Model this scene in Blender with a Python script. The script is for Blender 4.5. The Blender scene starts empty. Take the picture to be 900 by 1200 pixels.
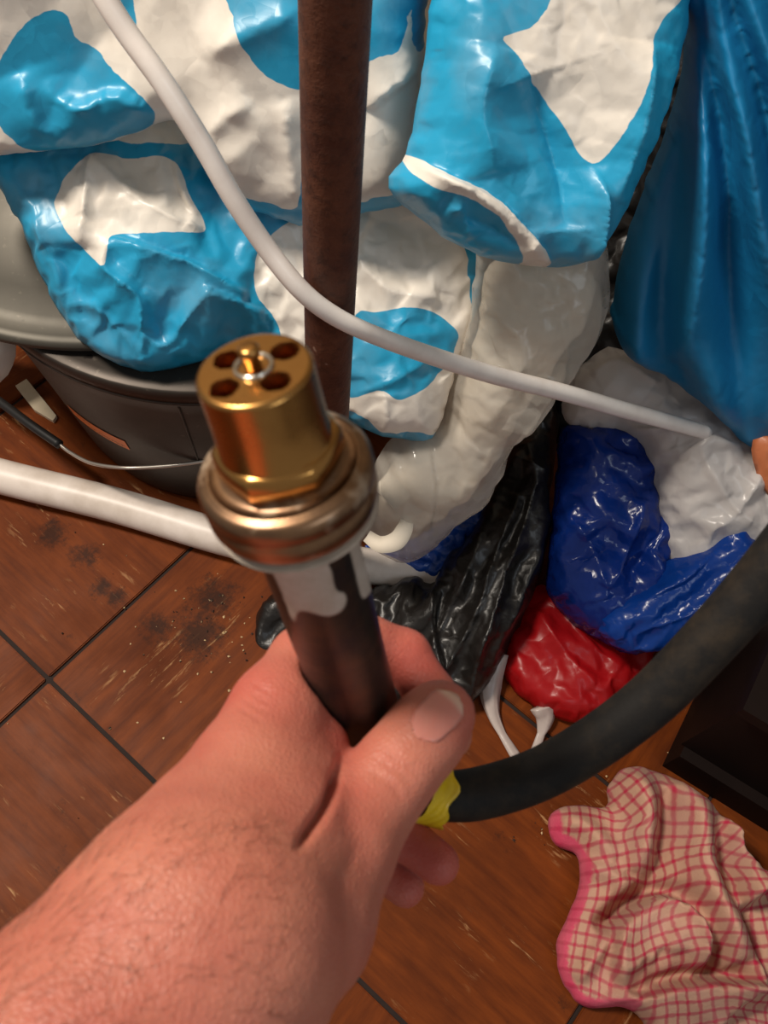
import bpy, bmesh, math, random
import numpy as np
from mathutils import Vector, Matrix, noise as mnoise
from mathutils.geometry import delaunay_2d_cdt

S = bpy.context.scene
COL = S.collection

# ------------------------------------------------------------------ camera
F = 1000.0                       # focal length in pixels of the 900x1200 frame
CAM_H = 0.9093
M = np.array([[0.98898004, 0.13119191, 0.06860884],
              [0.14804894, -0.87637355, -0.45831312],
              [0.0, 0.46341999, -0.88613877]])     # rows: right, down, forward
CAM = np.array([0.0, 0.0, CAM_H])
cam = bpy.data.cameras.new('camera')
cam.sensor_fit = 'VERTICAL'
cam.sensor_height = 4.8
cam.sensor_width = 3.6
cam.lens = 4.8 * F / 1200.0
cam.clip_start = 0.01
cam.dof.use_dof = True
cam.dof.focus_distance = 0.80
cam.dof.aperture_fstop = 2.6
camo = bpy.data.objects.new('camera', cam)
COL.objects.link(camo)
r_, u_, b_ = M[0], -M[1], -M[2]
camo.matrix_world = Matrix(((r_[0], u_[0], b_[0], CAM[0]), (r_[1], u_[1], b_[1], CAM[1]),
                            (r_[2], u_[2], b_[2], CAM[2]), (0, 0, 0, 1)))
S.camera = camo

# ------------------------------------------------------------------ world, lamps, exposure
S.view_settings.view_transform = 'Standard'
S.view_settings.look = 'None'
S.view_settings.exposure = 0.0
S.view_settings.gamma = 1.0
S.view_settings.use_curve_mapping = False
w = bpy.data.worlds.new('world'); S.world = w
w.use_nodes = True
w.node_tree.nodes['Background'].inputs[0].default_value = (1.0, 0.93, 0.86, 1)
w.node_tree.nodes['Background'].inputs[1].default_value = 0.24

def area(name, loc, target, size, power, col):
    l = bpy.data.lights.new(name, 'AREA'); l.shape = 'DISK'; l.size = size; l.energy = power; l.color = col
    o = bpy.data.objects.new(name, l); COL.objects.link(o)
    o.location = loc
    o.rotation_euler = (Vector(target) - Vector(loc)).to_track_quat('-Z', 'Y').to_euler()
    return o
area('ceiling_lamp', (-1.10, 0.42, 2.25), (0.0, 0.4, 0.2), 0.40, 53, (1.0, 0.90, 0.78))
area('window_light', (1.2, -0.9, 2.1), (0.2, 0.5, 0.4), 0.9, 6.5, (0.80, 0.90, 1.0))

# ------------------------------------------------------------------ helpers
def P(x, y, d):
    """point seen at pixel x, y of the 900x1200 frame, d metres in front of the lens plane"""
    v = np.array([(x - 450) / F * d, (y - 600) / F * d, d])
    return v @ M + CAM

def PA(xy, d):
    xy = np.asarray(xy, float); d = np.asarray(d, float)
    v = np.stack([(xy[:, 0] - 450) / F * d, (xy[:, 1] - 600) / F * d, d + 0 * xy[:, 0]], 1)
    return v @ M + CAM

def floor_at(x, y, z=0.0):
    v = np.array([(x - 450) / F, (y - 600) / F, 1.0]) @ M
    return CAM + v * ((z - CAM_H) / v[2])

def catmull(pts, closed=False, n=8):
    p = np.asarray(pts, float); m = len(p); out = []
    rng = range(m) if closed else range(m - 1)
    for i in rng:
        if closed:
            p0, p1, p2, p3 = p[i - 1], p[i], p[(i + 1) % m], p[(i + 2) % m]
        else:
            p1, p2 = p[i], p[i + 1]
            p0 = p[i - 1] if i > 0 else 2 * p1 - p2
            p3 = p[i + 2] if i + 2 < m else 2 * p2 - p1
        for t in np.linspace(0, 1, n, endpoint=False):
            out.append(0.5 * ((2 * p1) + (p2 - p0) * t + (2 * p0 - 5 * p1 + 4 * p2 - p3) * t * t
                              + (3 * p1 - p0 - 3 * p2 + p3) * t ** 3))
    if not closed:
        out.append(p[-1])
    return np.array(out)

def resample(p, step, closed=False):
    if closed:
        p = np.vstack([p, p[:1]])
    s = np.r_[0, np.cumsum(np.linalg.norm(np.diff(p, axis=0), axis=1))]
    n = max(3, int(round(s[-1] / step)))
    t = np.linspace(0, s[-1], n + 1)
    q = np.stack([np.interp(t, s, p[:, k]) for k in range(p.shape[1])], 1)
    return q[:-1] if closed else q

def seg_dist(p, a, b):
    """distances (n, m) from points to segments, and signed side"""
    d = b - a
    L = (d ** 2).sum(1) + 1e-12
    w_ = p[:, None, :] - a[None]
    t = np.clip((w_ * d[None]).sum(2) / L[None], 0, 1)
    c = w_ - t[..., None] * d[None]
    side = d[None, :, 0] * w_[..., 1] - d[None, :, 1] * w_[..., 0]
    return np.sqrt((c ** 2).sum(2)), side, t

def poly_sd(p, poly, far=None):
    """signed distance, positive inside; with far, only points near the polygon's box are measured"""
    poly = np.asarray(poly, np.float32); p = np.asarray(p)
    out = np.full(len(p), -(far or 0.0))
    if far is not None:
        lo, hi = poly.min(0) - far, poly.max(0) + far
        idx = np.where(((p > lo) & (p < hi)).all(1))[0]
    else: idx = np.arange(len(p))
    ax, ay = poly[:, 0], poly[:, 1]; bx, by = np.roll(ax, -1), np.roll(ay, -1)
    dx, dy = bx - ax, by - ay; L = dx * dx + dy * dy + 1e-9
    for k in range(0, len(idx), 6000):
        ii = idx[k:k + 6000]; qx = p[ii, 0].astype(np.float32)[:, None]; qy = p[ii, 1].astype(np.float32)[:, None]
        wx, wy = qx - ax, qy - ay
        t = np.clip((wx * dx + wy * dy) / L, 0, 1)
        d = np.sqrt(((wx - t * dx) ** 2 + (wy - t * dy) ** 2).min(1))
        c = (ay > qy) != (by > qy)
        ins = (c & (wx < wy * dx / np.where(np.abs(dy) < 1e-9, 1e-9, dy))).sum(1) % 2 == 1
        out[ii] = np.where(ins, d, -d)
    return out

def line_sd(p, line):
    """distance to an open polyline, signed (positive on the image's left/up side of travel), and travel 0..1"""
    line = np.asarray(line, float)
    a, b = line[:-1], line[1:]
    ln = np.r_[0, np.cumsum(np.linalg.norm(b - a, axis=1))]
    D = np.empty(len(p)); Sg = np.empty(len(p)); T = np.empty(len(p))
    for k in range(0, len(p), 4000):
        d, side, t = seg_dist(p[k:k + 4000], a, b)
        i = d.argmin(1); r = np.arange(len(i))
        D[k:k + 4000] = d[r, i]; Sg[k:k + 4000] = -np.sign(side[r, i])
        T[k:k + 4000] = (ln[i] + t[r, i] * (ln[i + 1] - ln[i])) / ln[-1]
    return D, Sg, T

def hsh(i, j, seed):
    h = (i.astype(np.int64) * 374761393 + j.astype(np.int64) * 668265263 + seed * 1442695041) & 0xffffffff
    h = ((h ^ (h >> 13)) * 1274126177) & 0xffffffff
    h = ((h ^ (h >> 16)) * 2246822519) & 0xffffffff
    return ((h ^ (h >> 15)) & 0xffff) / 65535.0 * 2 - 1

def vnoise(p, sc, seed):
    q = p / sc
    i = np.floor(q); f = q - i; i = i.astype(int)
    f = f * f * f * (f * (f * 6 - 15) + 10)
    a, b = hsh(i[:, 0], i[:, 1], seed), hsh(i[:, 0] + 1, i[:, 1], seed)
    c, d = hsh(i[:, 0], i[:, 1] + 1, seed), hsh(i[:, 0] + 1, i[:, 1] + 1, seed)
    return (a * (1 - f[:, 0]) + b * f[:, 0]) * (1 - f[:, 1]) + (c * (1 - f[:, 0]) + d * f[:, 0]) * f[:, 1]

def facet(p, sc, seed, ang=0.0, ratio=1.0):
    """piecewise flat noise with sharp creases, like crumpled film"""
    wp = p + np.stack([vnoise(p, sc * 1.7, seed + 11), vnoise(p, sc * 1.7, seed + 12)], 1) * sc * 0.6
    c, s = math.cos(ang), math.sin(ang)
    u = (wp[:, 0] * c + wp[:, 1] * s) / (sc * ratio)
    v = (-wp[:, 0] * s + wp[:, 1] * c) / sc
    v2 = v / 0.866; u2 = u - v2 * 0.5
    i = np.floor(u2); j = np.floor(v2)
    fu, fv = u2 - i, v2 - j
    i = i.astype(int); j = j.astype(int)
    h00, h10, h01, h11 = hsh(i, j, seed), hsh(i + 1, j, seed), hsh(i, j + 1, seed), hsh(i + 1, j + 1, seed)
    lo = h00 + fu * (h10 - h00) + fv * (h01 - h00)
    hi = h11 + (1 - fu) * (h01 - h11) + (1 - fv) * (h10 - h11)
    return np.where(fu + fv < 1, lo, hi)

def sstep(x, a, b):
    t = np.clip((x - a) / (b - a), 0, 1)
    return t * t * (3 - 2 * t)

# ---- object makers
def tag(o, label=None, cat=None, group=None, kind=None):
    if label: o['label'] = label
    if cat: o['category'] = cat
    if group: o['group'] = group
    if kind: o['kind'] = kind
    return o

def empty(name, loc, label=None, cat=None, group=None):
    o = bpy.data.objects.new(name, None); COL.objects.link(o)
    o.location = Vector([float(c) for c in loc]); o.empty_display_size = 0.02
    return tag(o, label, cat, group)

def mk(name, verts, faces, mat, parent=None, smooth=True, attrs=None, origin=None):
    v = np.asarray(verts, float)
    if parent is not None:
        org = np.array(parent.matrix_world.translation) if parent.parent is None else None
        org = np.array(ORG[parent.name])
    else:
        org = np.array(origin) if origin is not None else np.array([(v[:, 0].min() + v[:, 0].max()) / 2,
                                                                    (v[:, 1].min() + v[:, 1].max()) / 2, v[:, 2].min()])
    me = bpy.data.meshes.new(name)
    me.from_pydata((v - org).tolist(), [], [tuple(int(i) for i in f) for f in faces])
    me.validate()
    if smooth:
        me.polygons.foreach_set('use_smooth', [True] * len(me.polygons))
    for k, a in (attrs or {}).items():
        at = me.attributes.new(k, 'FLOAT', 'POINT'); at.data.foreach_set('value', np.asarray(a, np.float32))
    me.update()
    if mat: me.materials.append(mat)
    o = bpy.data.objects.new(name, me); COL.objects.link(o)
    if parent is not None:
        o.parent = parent
        ORG[o.name] = org
    else:
        o.location = Vector(org)
        ORG[o.name] = org
    return o
ORG = {}
def root(name, loc, label, cat, group=None):
    o = empty(name, loc, label, cat, group); ORG[o.name] = np.asarray(loc, float); return o

def sweep(path, rad, n=16, step=0.006, caps=True, squash=None):
    """round tube along points (m,3); rad scalar or per control point -> verts, faces"""
    path = np.asarray(path, float)
    rad = np.full(len(path), rad) if np.isscalar(rad) else np.asarray(rad, float)
    q = catmull(np.c_[path, rad], n=14)
    q = resample(q, step)
    c, rr = q[:, :3], q[:, 3]
    tg = np.gradient(c, axis=0); tg /= np.linalg.norm(tg, axis=1)[:, None]
    nrm = np.cross(tg[0], [0.1, 0.2, 1.0]); nrm /= np.linalg.norm(nrm)
    V = []
    for i in range(len(c)):
        nrm = nrm - tg[i] * (nrm @ tg[i]); nrm /= np.linalg.norm(nrm)
        bn = np.cross(tg[i], nrm)
        a = np.linspace(0, 2 * np.pi, n, endpoint=False)
        V.append(c[i] + rr[i] * (np.cos(a)[:, None] * nrm + np.sin(a)[:, None] * bn))
    V = np.concatenate(V); Fc = []
    m = len(c)
    for i in range(m - 1):
        for k in range(n):
            k2 = (k + 1) % n
            Fc.append((i * n + k, i * n + k2, (i + 1) * n + k2, (i + 1) * n + k))
    if caps:
        Fc.append(tuple(range(n - 1, -1, -1))); Fc.append(tuple((m - 1) * n + k for k in range(n)))
    return V, Fc

def lathe(prof, org, ax, n=64, cap0=True, cap1=True, poly=None):
    """prof: list of (s, r) along axis ax from org"""
    ax = np.asarray(ax, float); ax = ax / np.linalg.norm(ax)
    e1 = np.cross(ax, [0.3, 0.1, 1.0]); e1 /= np.linalg.norm(e1); e2 = np.cross(ax, e1)
    V = []; a = np.linspace(0, 2 * np.pi, n, endpoint=False)
    for s, r in prof:
        rr = np.full(n, r)
        if poly:
            k, amt = poly
            m = (a % (2 * np.pi / k)) - np.pi / k
            hexr = r * math.cos(np.pi / k) / np.cos(m)
            rr = rr * (1 - amt) + hexr * amt
        V.append(np.asarray(org) + ax * s + rr[:, None] * (np.cos(a)[:, None] * e1 + np.sin(a)[:, None] * e2))
    V = np.concatenate(V); Fc = []
    for i in range(len(prof) - 1):
        for k in range(n):
            k2 = (k + 1) % n
            Fc.append((i * n + k, i * n + k2, (i + 1) * n + k2, (i + 1) * n + k))
    if cap0: Fc.append(tuple(range(n - 1, -1, -1)))
    if cap1: Fc.append(tuple((len(prof) - 1) * n + k for k in range(n)))
    return V, Fc

def join(gs):
    V = []; Fc = []; o = 0
    for v, f in gs:
        V.append(v); Fc += [tuple(i + o for i in q) for q in f]; o += len(v)
    return np.concatenate(V), Fc

def edges_of(t, n):
    e = np.concatenate([t[:, [0, 1]], t[:, [1, 2]], t[:, [2, 0]]]); opp = np.concatenate([t[:, 2], t[:, 0], t[:, 1]])
    es = np.sort(e, 1); key = es[:, 0].astype(np.int64) * n + es[:, 1]
    od = np.argsort(key, kind='stable'); ks = key[od]
    first = np.r_[True, ks[1:] != ks[:-1]]; E = es[od[first]]
    pair = np.where(ks[1:] == ks[:-1])[0]
    Bd = np.stack([opp[od[pair]], opp[od[pair + 1]]], 1)
    inv = np.empty(len(e), np.int64); inv[od] = np.cumsum(first) - 1
    return E, Bd, inv

def film_relax(X, W, px, t, edge, its, grow, bend=0.3, gdir=None, hold=0.004):
    """pull the relief towards a sheet that bends but hardly stretches (position based), so folds turn out like film"""
    n = len(X); E, Bd, _ = edges_of(t, n)
    C = np.concatenate([E, Bd]); i, j = C[:, 0], C[:, 1]
    R0 = np.linalg.norm(W[i] - W[j], axis=1)      # W: the smooth swelling
    g = np.full(len(C), grow)
    if gdir is not None:                       # spare film mostly across the folds
        ang, along = gdir; d = px[j] - px[i]; d = d / (np.linalg.norm(d, axis=1)[:, None] + 1e-9)
        cs = (d[:, 0] * math.cos(ang) + d[:, 1] * math.sin(ang)) ** 2
        g = grow * (1 - cs) + along * cs
    R0 = R0 * (1 + g); ne = len(E)
    wgt = np.where(edge, 0.2, 1.0)[:, None]; an = np.where(edge, 0.08, hold)[:, None]
    deg = np.bincount(C.ravel(), minlength=n)[:, None]
    anchor = X.copy(); vel = np.zeros_like(X)
    for it in range(its):
        d = X[j] - X[i]; L = np.sqrt((d * d).sum(1)) + 1e-9
        k = np.ones(len(C)); k[ne:] = np.where(L[ne:] < R0[ne:], bend, 0.0)
        m = d * (k * (L - R0) / L * 0.5)[:, None]
        D = np.stack([np.bincount(i, m[:, c], n) - np.bincount(j, m[:, c], n) for c in range(3)], 1)
        vel = vel * 0.6 + D / deg * 2.0 * wgt
        X = X + vel + (anchor - X) * an
    return X

def bag_geo(outline, dep, T, Tb=0.02, rim=45, step=12.0, sub=2, ink=None, creases=(), crumple=(), fine=(), seed=1, sharp=False,
            uv=None, pw=0.5, edgek=0.25, base=None, wob=2.0, relax=150, grow=0.05, bend=0.30, gdir=None, hold=0.004, soft=1, jit=0.30):
    """A closed body of film whose face has the given outline. The outline lies in a plane in the room (dep: three
    (x, y, distance) stations); the front swells by T, the back by Tb; creases and crumples are real relief."""
    rs = np.random.RandomState(seed)
    ol = np.asarray(outline, float)
    ol = resample(ol if sharp else catmull(ol, True, 10), step, True)
    if wob:
        ol = ol + np.stack([vnoise(ol, 14, seed + 5), vnoise(ol, 14, seed + 6)], 1) * wob
    x0, y0 = ol.min(0); x1, y1 = ol.max(0)
    gx, gy = np.meshgrid(np.arange(x0, x1, step), np.arange(y0, y1, step * 0.87))
    gx[1::2] += step / 2
    g = np.stack([gx.ravel(), gy.ravel()], 1); g += rs.uniform(-jit, jit, g.shape) * step
    g = g[poly_sd(g, ol) > step * 0.5]
    pts = np.vstack([ol, g]); nb = len(ol)
    res = delaunay_2d_cdt([Vector(p) for p in pts.tolist()], [(i, (i + 1) % nb) for i in range(nb)], [], 1, 1e-5)
    vv = np.array([tuple(v) for v in res[0]]); tri = np.array([tuple(t) for t in res[2]])
    E, Bd, inv = edges_of(tri, len(vv))
    cnt = np.bincount(inv, minlength=len(E)); edge = np.zeros(len(vv), bool); edge[E[cnt == 1].ravel()] = True
    dd = np.maximum(poly_sd(vv, ol), 0); dd[edge] = 0
    A = np.array([[x, y, 1.0] for x, y, d in dep]); iv = np.linalg.solve(A, np.array([1.0 / d for *_, d in dep]))
    p3 = [P(x, y, d) for x, y, d in dep]
    nn = np.cross(p3[1] - p3[0], p3[2] - p3[0]); nn /= np.linalg.norm(nn)
    if nn @ (CAM - p3[0]) < 0: nn = -nn
    W = PA(vv, 1.0 / (vv @ iv[:2] + iv[2]))
    def relief(vv, dd, swell=True, folds=True):
        t = np.clip(dd / rim, 0, 1)
        h = (T * (1 - (1 - t) ** 2) ** pw) * swell
        if base is not None and swell: h = h + base(vv) * sstep(dd, 0, rim * 0.5)
        if not folds and swell: return h
        e = edgek + (1 - edgek) * sstep(dd, 0, rim * 0.35)
        e = e * sstep(dd, -step * 0.1, step * 1.2)
        for sc, amp, ang, ratio in (crumple if swell else fine):
            h = h + amp * facet(vv, sc, seed * 7 + int(sc), ang, ratio) * e
        for cr in (creases if not swell or not relax else ()):
            kind, line, amp, wd = cr[:4]
            ln = catmull(line, n=6) if len(line) > 2 else np.asarray(line, float)
            D, Sg, Tt = line_sd(vv, ln)
            fade = np.sqrt(np.clip(np.minimum(Tt, 1 - Tt) * 5, 0, 1)) if len(cr) < 5 else cr[4](Tt)
            if kind == 'ridge': h = h + amp * (np.exp(-D / wd) * 0.7 + 0.9 * np.exp(-D / (wd * 3.2))) * fade * e
            elif kind == 'bump': h = h + amp * np.exp(-(D / wd) ** 2) * fade * e
            elif kind == 'step':   # left side of travel is proud, a cliff that fades back over wd
                s = D * Sg
                h = h + amp * sstep(s, -2.5, 2.5) * np.exp(-np.maximum(s, 0) / wd) * fade * e
        return h
    h = relief(vv, dd)
    X = W + nn * h[:, None]
    if relax: X = film_relax(X, W + nn * relief(vv, dd, True, False)[:, None], vv, tri, edge, relax, grow, bend, gdir, hold)
    Y = W - nn * (Tb * (1 - (1 - np.clip(dd / rim, 0, 1)) ** 2) ** 0.5)[:, None]
    Y[edge] = X[edge]
    # split every triangle in four, sub times, easing the new creases a little
    for k in range(sub):
        n = len(X); E, Bd, inv = edges_of(tri, n); m = len(tri)
        ecnt = np.bincount(inv, minlength=len(E)) == 1
        mid = lambda Z: np.concatenate([Z, (Z[E[:, 0]] + Z[E[:, 1]]) / 2])
        X, Y, vv, dd = mid(X), mid(Y), mid(vv), mid(dd); edge = np.concatenate([edge, ecnt])
        a, b, c = n + inv[:m], n + inv[m:2 * m], n + inv[2 * m:]
        tri = np.concatenate([np.stack([tri[:, 0], a, c], 1), np.stack([a, tri[:, 1], b], 1), np.stack([c, b, tri[:, 2]], 1), np.stack([a, b, c], 1)])
        E, _, _ = edges_of(tri, len(X)); e2 = np.concatenate([E, E[:, ::-1]]); ct = np.bincount(e2[:, 0], minlength=len(X))[:, None]
        if relax and k < sub - 1:
            Wk = PA(vv, 1.0 / (vv @ iv[:2] + iv[2])) + nn * relief(vv, dd, True, False)[:, None]
            X = X + nn * (facet(vv, step * 1.3, seed + 3) * 0.0004 * (dd > step))[:, None]
            X = film_relax(X, Wk, vv, tri, edge, relax // 3, grow, bend, gdir, hold)
        for _ in range(soft if k == sub - 1 else 0):
            s = np.stack([np.bincount(e2[:, 0], X[e2[:, 1], c], len(X)) for c in range(3)], 1) / ct
            X = np.where(edge[:, None], X, X + 0.5 * (s - X))
    if relax: X = X + nn * relief(vv, dd, False)[:, None]
    nv = len(X)
    bi = np.where(~edge)[0]; remap = np.arange(nv); remap[bi] = nv + np.arange(len(bi))
    V = np.vstack([X, Y[bi]])
    a, b, c = W[res[2][0][0]], W[res[2][0][1]], W[res[2][0][2]]
    if np.cross(b - a, c - a) @ nn < 0: tri = tri[:, [0, 2, 1]]
    Fc = tri.tolist() + remap[tri[:, [0, 2, 1]]].tolist()
    full = np.vstack([vv, vv[bi]])
    at = {}
    if ink is not None: at['ink'] = ink(full)
    if uv is not None:
        u_, v_ = uv(full); at['cu'] = u_; at['cv'] = v_
    at['px'] = full
    return V, Fc, at

def bag(name, label, cat, outline, dep, T, mat, parent=None, group=None, **k):
    V, Fc, at = bag_geo(outline, dep, T, **k)
    at.pop('px'); o = mk(name, V, Fc, mat, parent, attrs=at)
    if parent is None: tag(o, label, cat, group)
    return o

def polys(pos, neg=(), sm=True):
    """print mask: positive inside any of pos and outside every neg"""
    pp = [catmull(q, True, 8) if sm else np.asarray(q, float) for q in pos]
    nn = [catmull(q, True, 8) if sm else np.asarray(q, float) for q in neg]
    def f(p):
        p = p + np.stack([vnoise(p, 9, 3), vnoise(p, 9, 4)], 1) * 0.8
        v = np.full(len(p), -1e3)
        for q in pp: v = np.maximum(v, poly_sd(p, q, 12.0))
        for q in nn: v = np.minimum(v, -poly_sd(p, q, 12.0))
        return v
    return f

# ------------------------------------------------------------------ materials
def srgb(r, g, b):
    f = lambda c: (c / 255 / 12.92) if c / 255 <= 0.04045 else ((c / 255 + 0.055) / 1.055) ** 2.4
    return (f(r), f(g), f(b), 1)

class NT:
    def __init__(s, name):
        s.m = bpy.data.materials.new(name); s.m.use_nodes = True
        s.t = s.m.node_tree; s.t.nodes.clear()
        s.out = s.n('ShaderNodeOutputMaterial')
    def n(s, typ, **k):
        nd = s.t.nodes.new(typ)
        for a, v in k.items():
            if a.startswith('i_'):
                key = a[2:]; key = int(key) if key.isdigit() else key.replace('_', ' ')
                s.put(nd.inputs[key], v)
            else: setattr(nd, a, v)
        return nd
    def put(s, sock, v):
        if isinstance(v, bpy.types.NodeSocket): s.t.links.new(v, sock)
        elif isinstance(v, bpy.types.Node): s.t.links.new(v.outputs[0], sock)
        else: sock.default_value = v
    def math(s, op, a, b=None, c=None, clamp=False):
        nd = s.n('ShaderNodeMath', operation=op); nd.use_clamp = clamp
        for i, x in enumerate((a, b, c)):
            if x is not None: s.put(nd.inputs[i], x)
        return nd.outputs[0]
    def mix(s, f, a, b):
        nd = s.n('ShaderNodeMix', data_type='RGBA')
        s.put(nd.inputs[0], f); s.put(nd.inputs[6], a); s.put(nd.inputs[7], b)
        return nd.outputs[2]
    def noise(s, scale, detail=4, rough=0.55, vec=None, dist=0.0):
        nd = s.n('ShaderNodeTexNoise'); nd.inputs['Scale'].default_value = scale
        nd.inputs['Detail'].default_value = detail; nd.inputs['Roughness'].default_value = rough
        nd.inputs['Distortion'].default_value = dist
        s.put(nd.inputs['Vector'], vec if vec is not None else s.coord())
        return nd.outputs[0]
    def coord(s, which='Object'):
        if not hasattr(s, '_tc'): s._tc = s.n('ShaderNodeTexCoord')
        return s._tc.outputs[which]
    def ramp(s, f, a, b, clamp=True):
        nd = s.n('ShaderNodeMapRange'); nd.clamp = clamp
        s.put(nd.inputs[0], f); nd.inputs[1].default_value = a; nd.inputs[2].default_value = b
        return nd.outputs[0]
    def attr(s, name):
        return s.n('ShaderNodeAttribute', attribute_name=name).outputs['Fac']
    def bump(s, h, strength=0.3, dist=0.002):
        nd = s.n('ShaderNodeBump'); nd.inputs['Strength'].default_value = strength; nd.inputs['Distance'].default_value = dist
        s.put(nd.inputs['Height'], h); return nd.outputs[0]
    def crinkle(s, scale, vec=None):
        """flat tilted facets: fine crumple of thin film"""
        v = vec if vec is not None else s.coord()
        w_ = s.n('ShaderNodeTexNoise'); w_.inputs['Scale'].default_value = scale * 0.6; s.put(w_.inputs['Vector'], v)
        ad = s.n('ShaderNodeVectorMath', operation='MULTIPLY_ADD'); s.put(ad.inputs[0], w_.outputs[1]); ad.inputs[1].default_value = (1.1 / scale,) * 3; s.put(ad.inputs[2], v)
        vo = s.n('ShaderNodeTexVoronoi'); vo.inputs['Scale'].default_value = scale; s.put(vo.inputs['Vector'], ad.outputs[0])
        a = s.n('ShaderNodeVectorMath', operation='SUBTRACT'); s.put(a.inputs[0], vo.outputs['Color']); a.inputs[1].default_value = (.5, .5, .5)
        b = s.n('ShaderNodeVectorMath', operation='SUBTRACT'); s.put(b.inputs[0], ad.outputs[0]); s.put(b.inputs[1], vo.outputs['Position'])
        d = s.n('ShaderNodeVectorMath', operation='DOT_PRODUCT'); s.put(d.inputs[0], a.outputs[0]); s.put(d.inputs[1], b.outputs[0])
        return d.outputs['Value']
    def pbr(s, col, rough=0.5, metal=0.0, normal=None, **k):
        nd = s.n('ShaderNodeBsdfPrincipled')
        s.put(nd.inputs['Base Color'], col); s.put(nd.inputs['Roughness'], rough); s.put(nd.inputs['Metallic'], metal)
        if normal is not None: s.put(nd.inputs['Normal'], normal)
        for a, v in k.items(): s.put(nd.inputs[a.replace('_', ' ')], v)
        return nd.outputs[0]
    def done(s, sh):
        s.t.links.new(sh, s.out.inputs[0]); return s.m
    def mixsh(s, f, a, b):
        nd = s.n('ShaderNodeMixShader'); s.put(nd.inputs[0], f); s.put(nd.inputs[1], a); s.put(nd.inputs[2], b); return nd.outputs[0]

def film_normal(t, crinkle, scale):
    hh = t.math('ADD', t.crinkle(scale), t.math('MULTIPLY', t.crinkle(scale * 2.6), 0.6))
    return t.bump(hh, crinkle, 1.0)
def m_film(name, col, rough=0.3, crinkle=0.35, scale=70, dirt=0.0, col2=None, spec=0.5):
    """opaque glossy plastic film; col2 is printed where the ink attribute is negative"""
    t = NT(name)
    c = col
    if col2 is not None:
        c = t.mix(t.ramp(t.attr('ink'), -0.5, 0.5), col2, col)
    if dirt:
        c = t.mix(t.math('MULTIPLY', t.ramp(t.noise(14, 5), 0.5, 0.75), dirt), c, srgb(150, 125, 95))
    return t.done(t.pbr(c, rough, 0, film_normal(t, crinkle, scale), Specular_IOR_Level=spec))

def m_thin(name, col, alpha=0.75, rough=0.28, crinkle=0.4, scale=60, trans=0.35, tint=None):
    """milky, see-through plastic film"""
    t = NT(name)
    p = t.pbr(col, rough, 0, film_normal(t, crinkle, scale), Specular_IOR_Level=0.6)
    tr = t.n('ShaderNodeBsdfTranslucent'); tr.inputs[0].default_value = col
    body = t.mixsh(trans, p, tr.outputs[0])
    tp = t.n('ShaderNodeBsdfTransparent'); tp.inputs[0].default_value = tint or (1, 1, 1, 1)
    a = t.math('ADD', t.math('MULTIPLY', t.noise(18, 3), 0.35), alpha - 0.17, clamp=True)
    return t.done(t.mixsh(a, tp.outputs[0], body))

BLUE = srgb(36, 158, 202); WHITE = srgb(238, 230, 218)
M_PRINT_W = m_film('printed_film_white', WHITE, 0.36, 0.10, 45, 0.25, BLUE)    # ink>0 white
M_BLUE = m_film('blue_film', srgb(22, 124, 176), 0.45, 0.10, 40)
M_BLACK = m_film('black_film', srgb(24, 21, 19), 0.38, 0.24, 55)
M_WFILM = m_thin('white_film', srgb(228, 222, 218), 0.90, 0.3, 0.18, 45, 0.3)
M_CLEAR = m_thin('clear_film', srgb(224, 217, 206), 0.48, 0.13, 0.30, 28, 0.3)
M_NAVY = m_thin('navy_film', srgb(14, 52, 140), 0.84, 0.22, 0.30, 48, 0.25, srgb(60, 100, 210))
M_NAVY2 = m_thin('navy_film_gathered', srgb(16, 72, 168), 0.85, 0.24, 0.25, 60, 0.3, srgb(60, 120, 220))
M_RED = m_thin('red_film', srgb(200, 24, 30), 0.82, 0.36, 0.14, 40, 0.35, srgb(220, 60, 60))
M_STRIP = m_thin('white_strip', srgb(205, 190, 182), 0.92, 0.3, 0.1, 90, 0.2)
def m_plain(name, col, rough=0.5, metal=0.0, var=0.15, scale=30, bump=0.1, dark=None, **k):
    t = NT(name)
    n = t.noise(scale, 5)
    c = t.mix(t.math('MULTIPLY', t.ramp(n, 0.4, 0.7), var * 3, clamp=True), col, dark or tuple(x * 0.5 for x in col[:3]) + (1,))
    return t.done(t.pbr(c, rough, metal, t.bump(n, bump, 0.002), **k))

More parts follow.
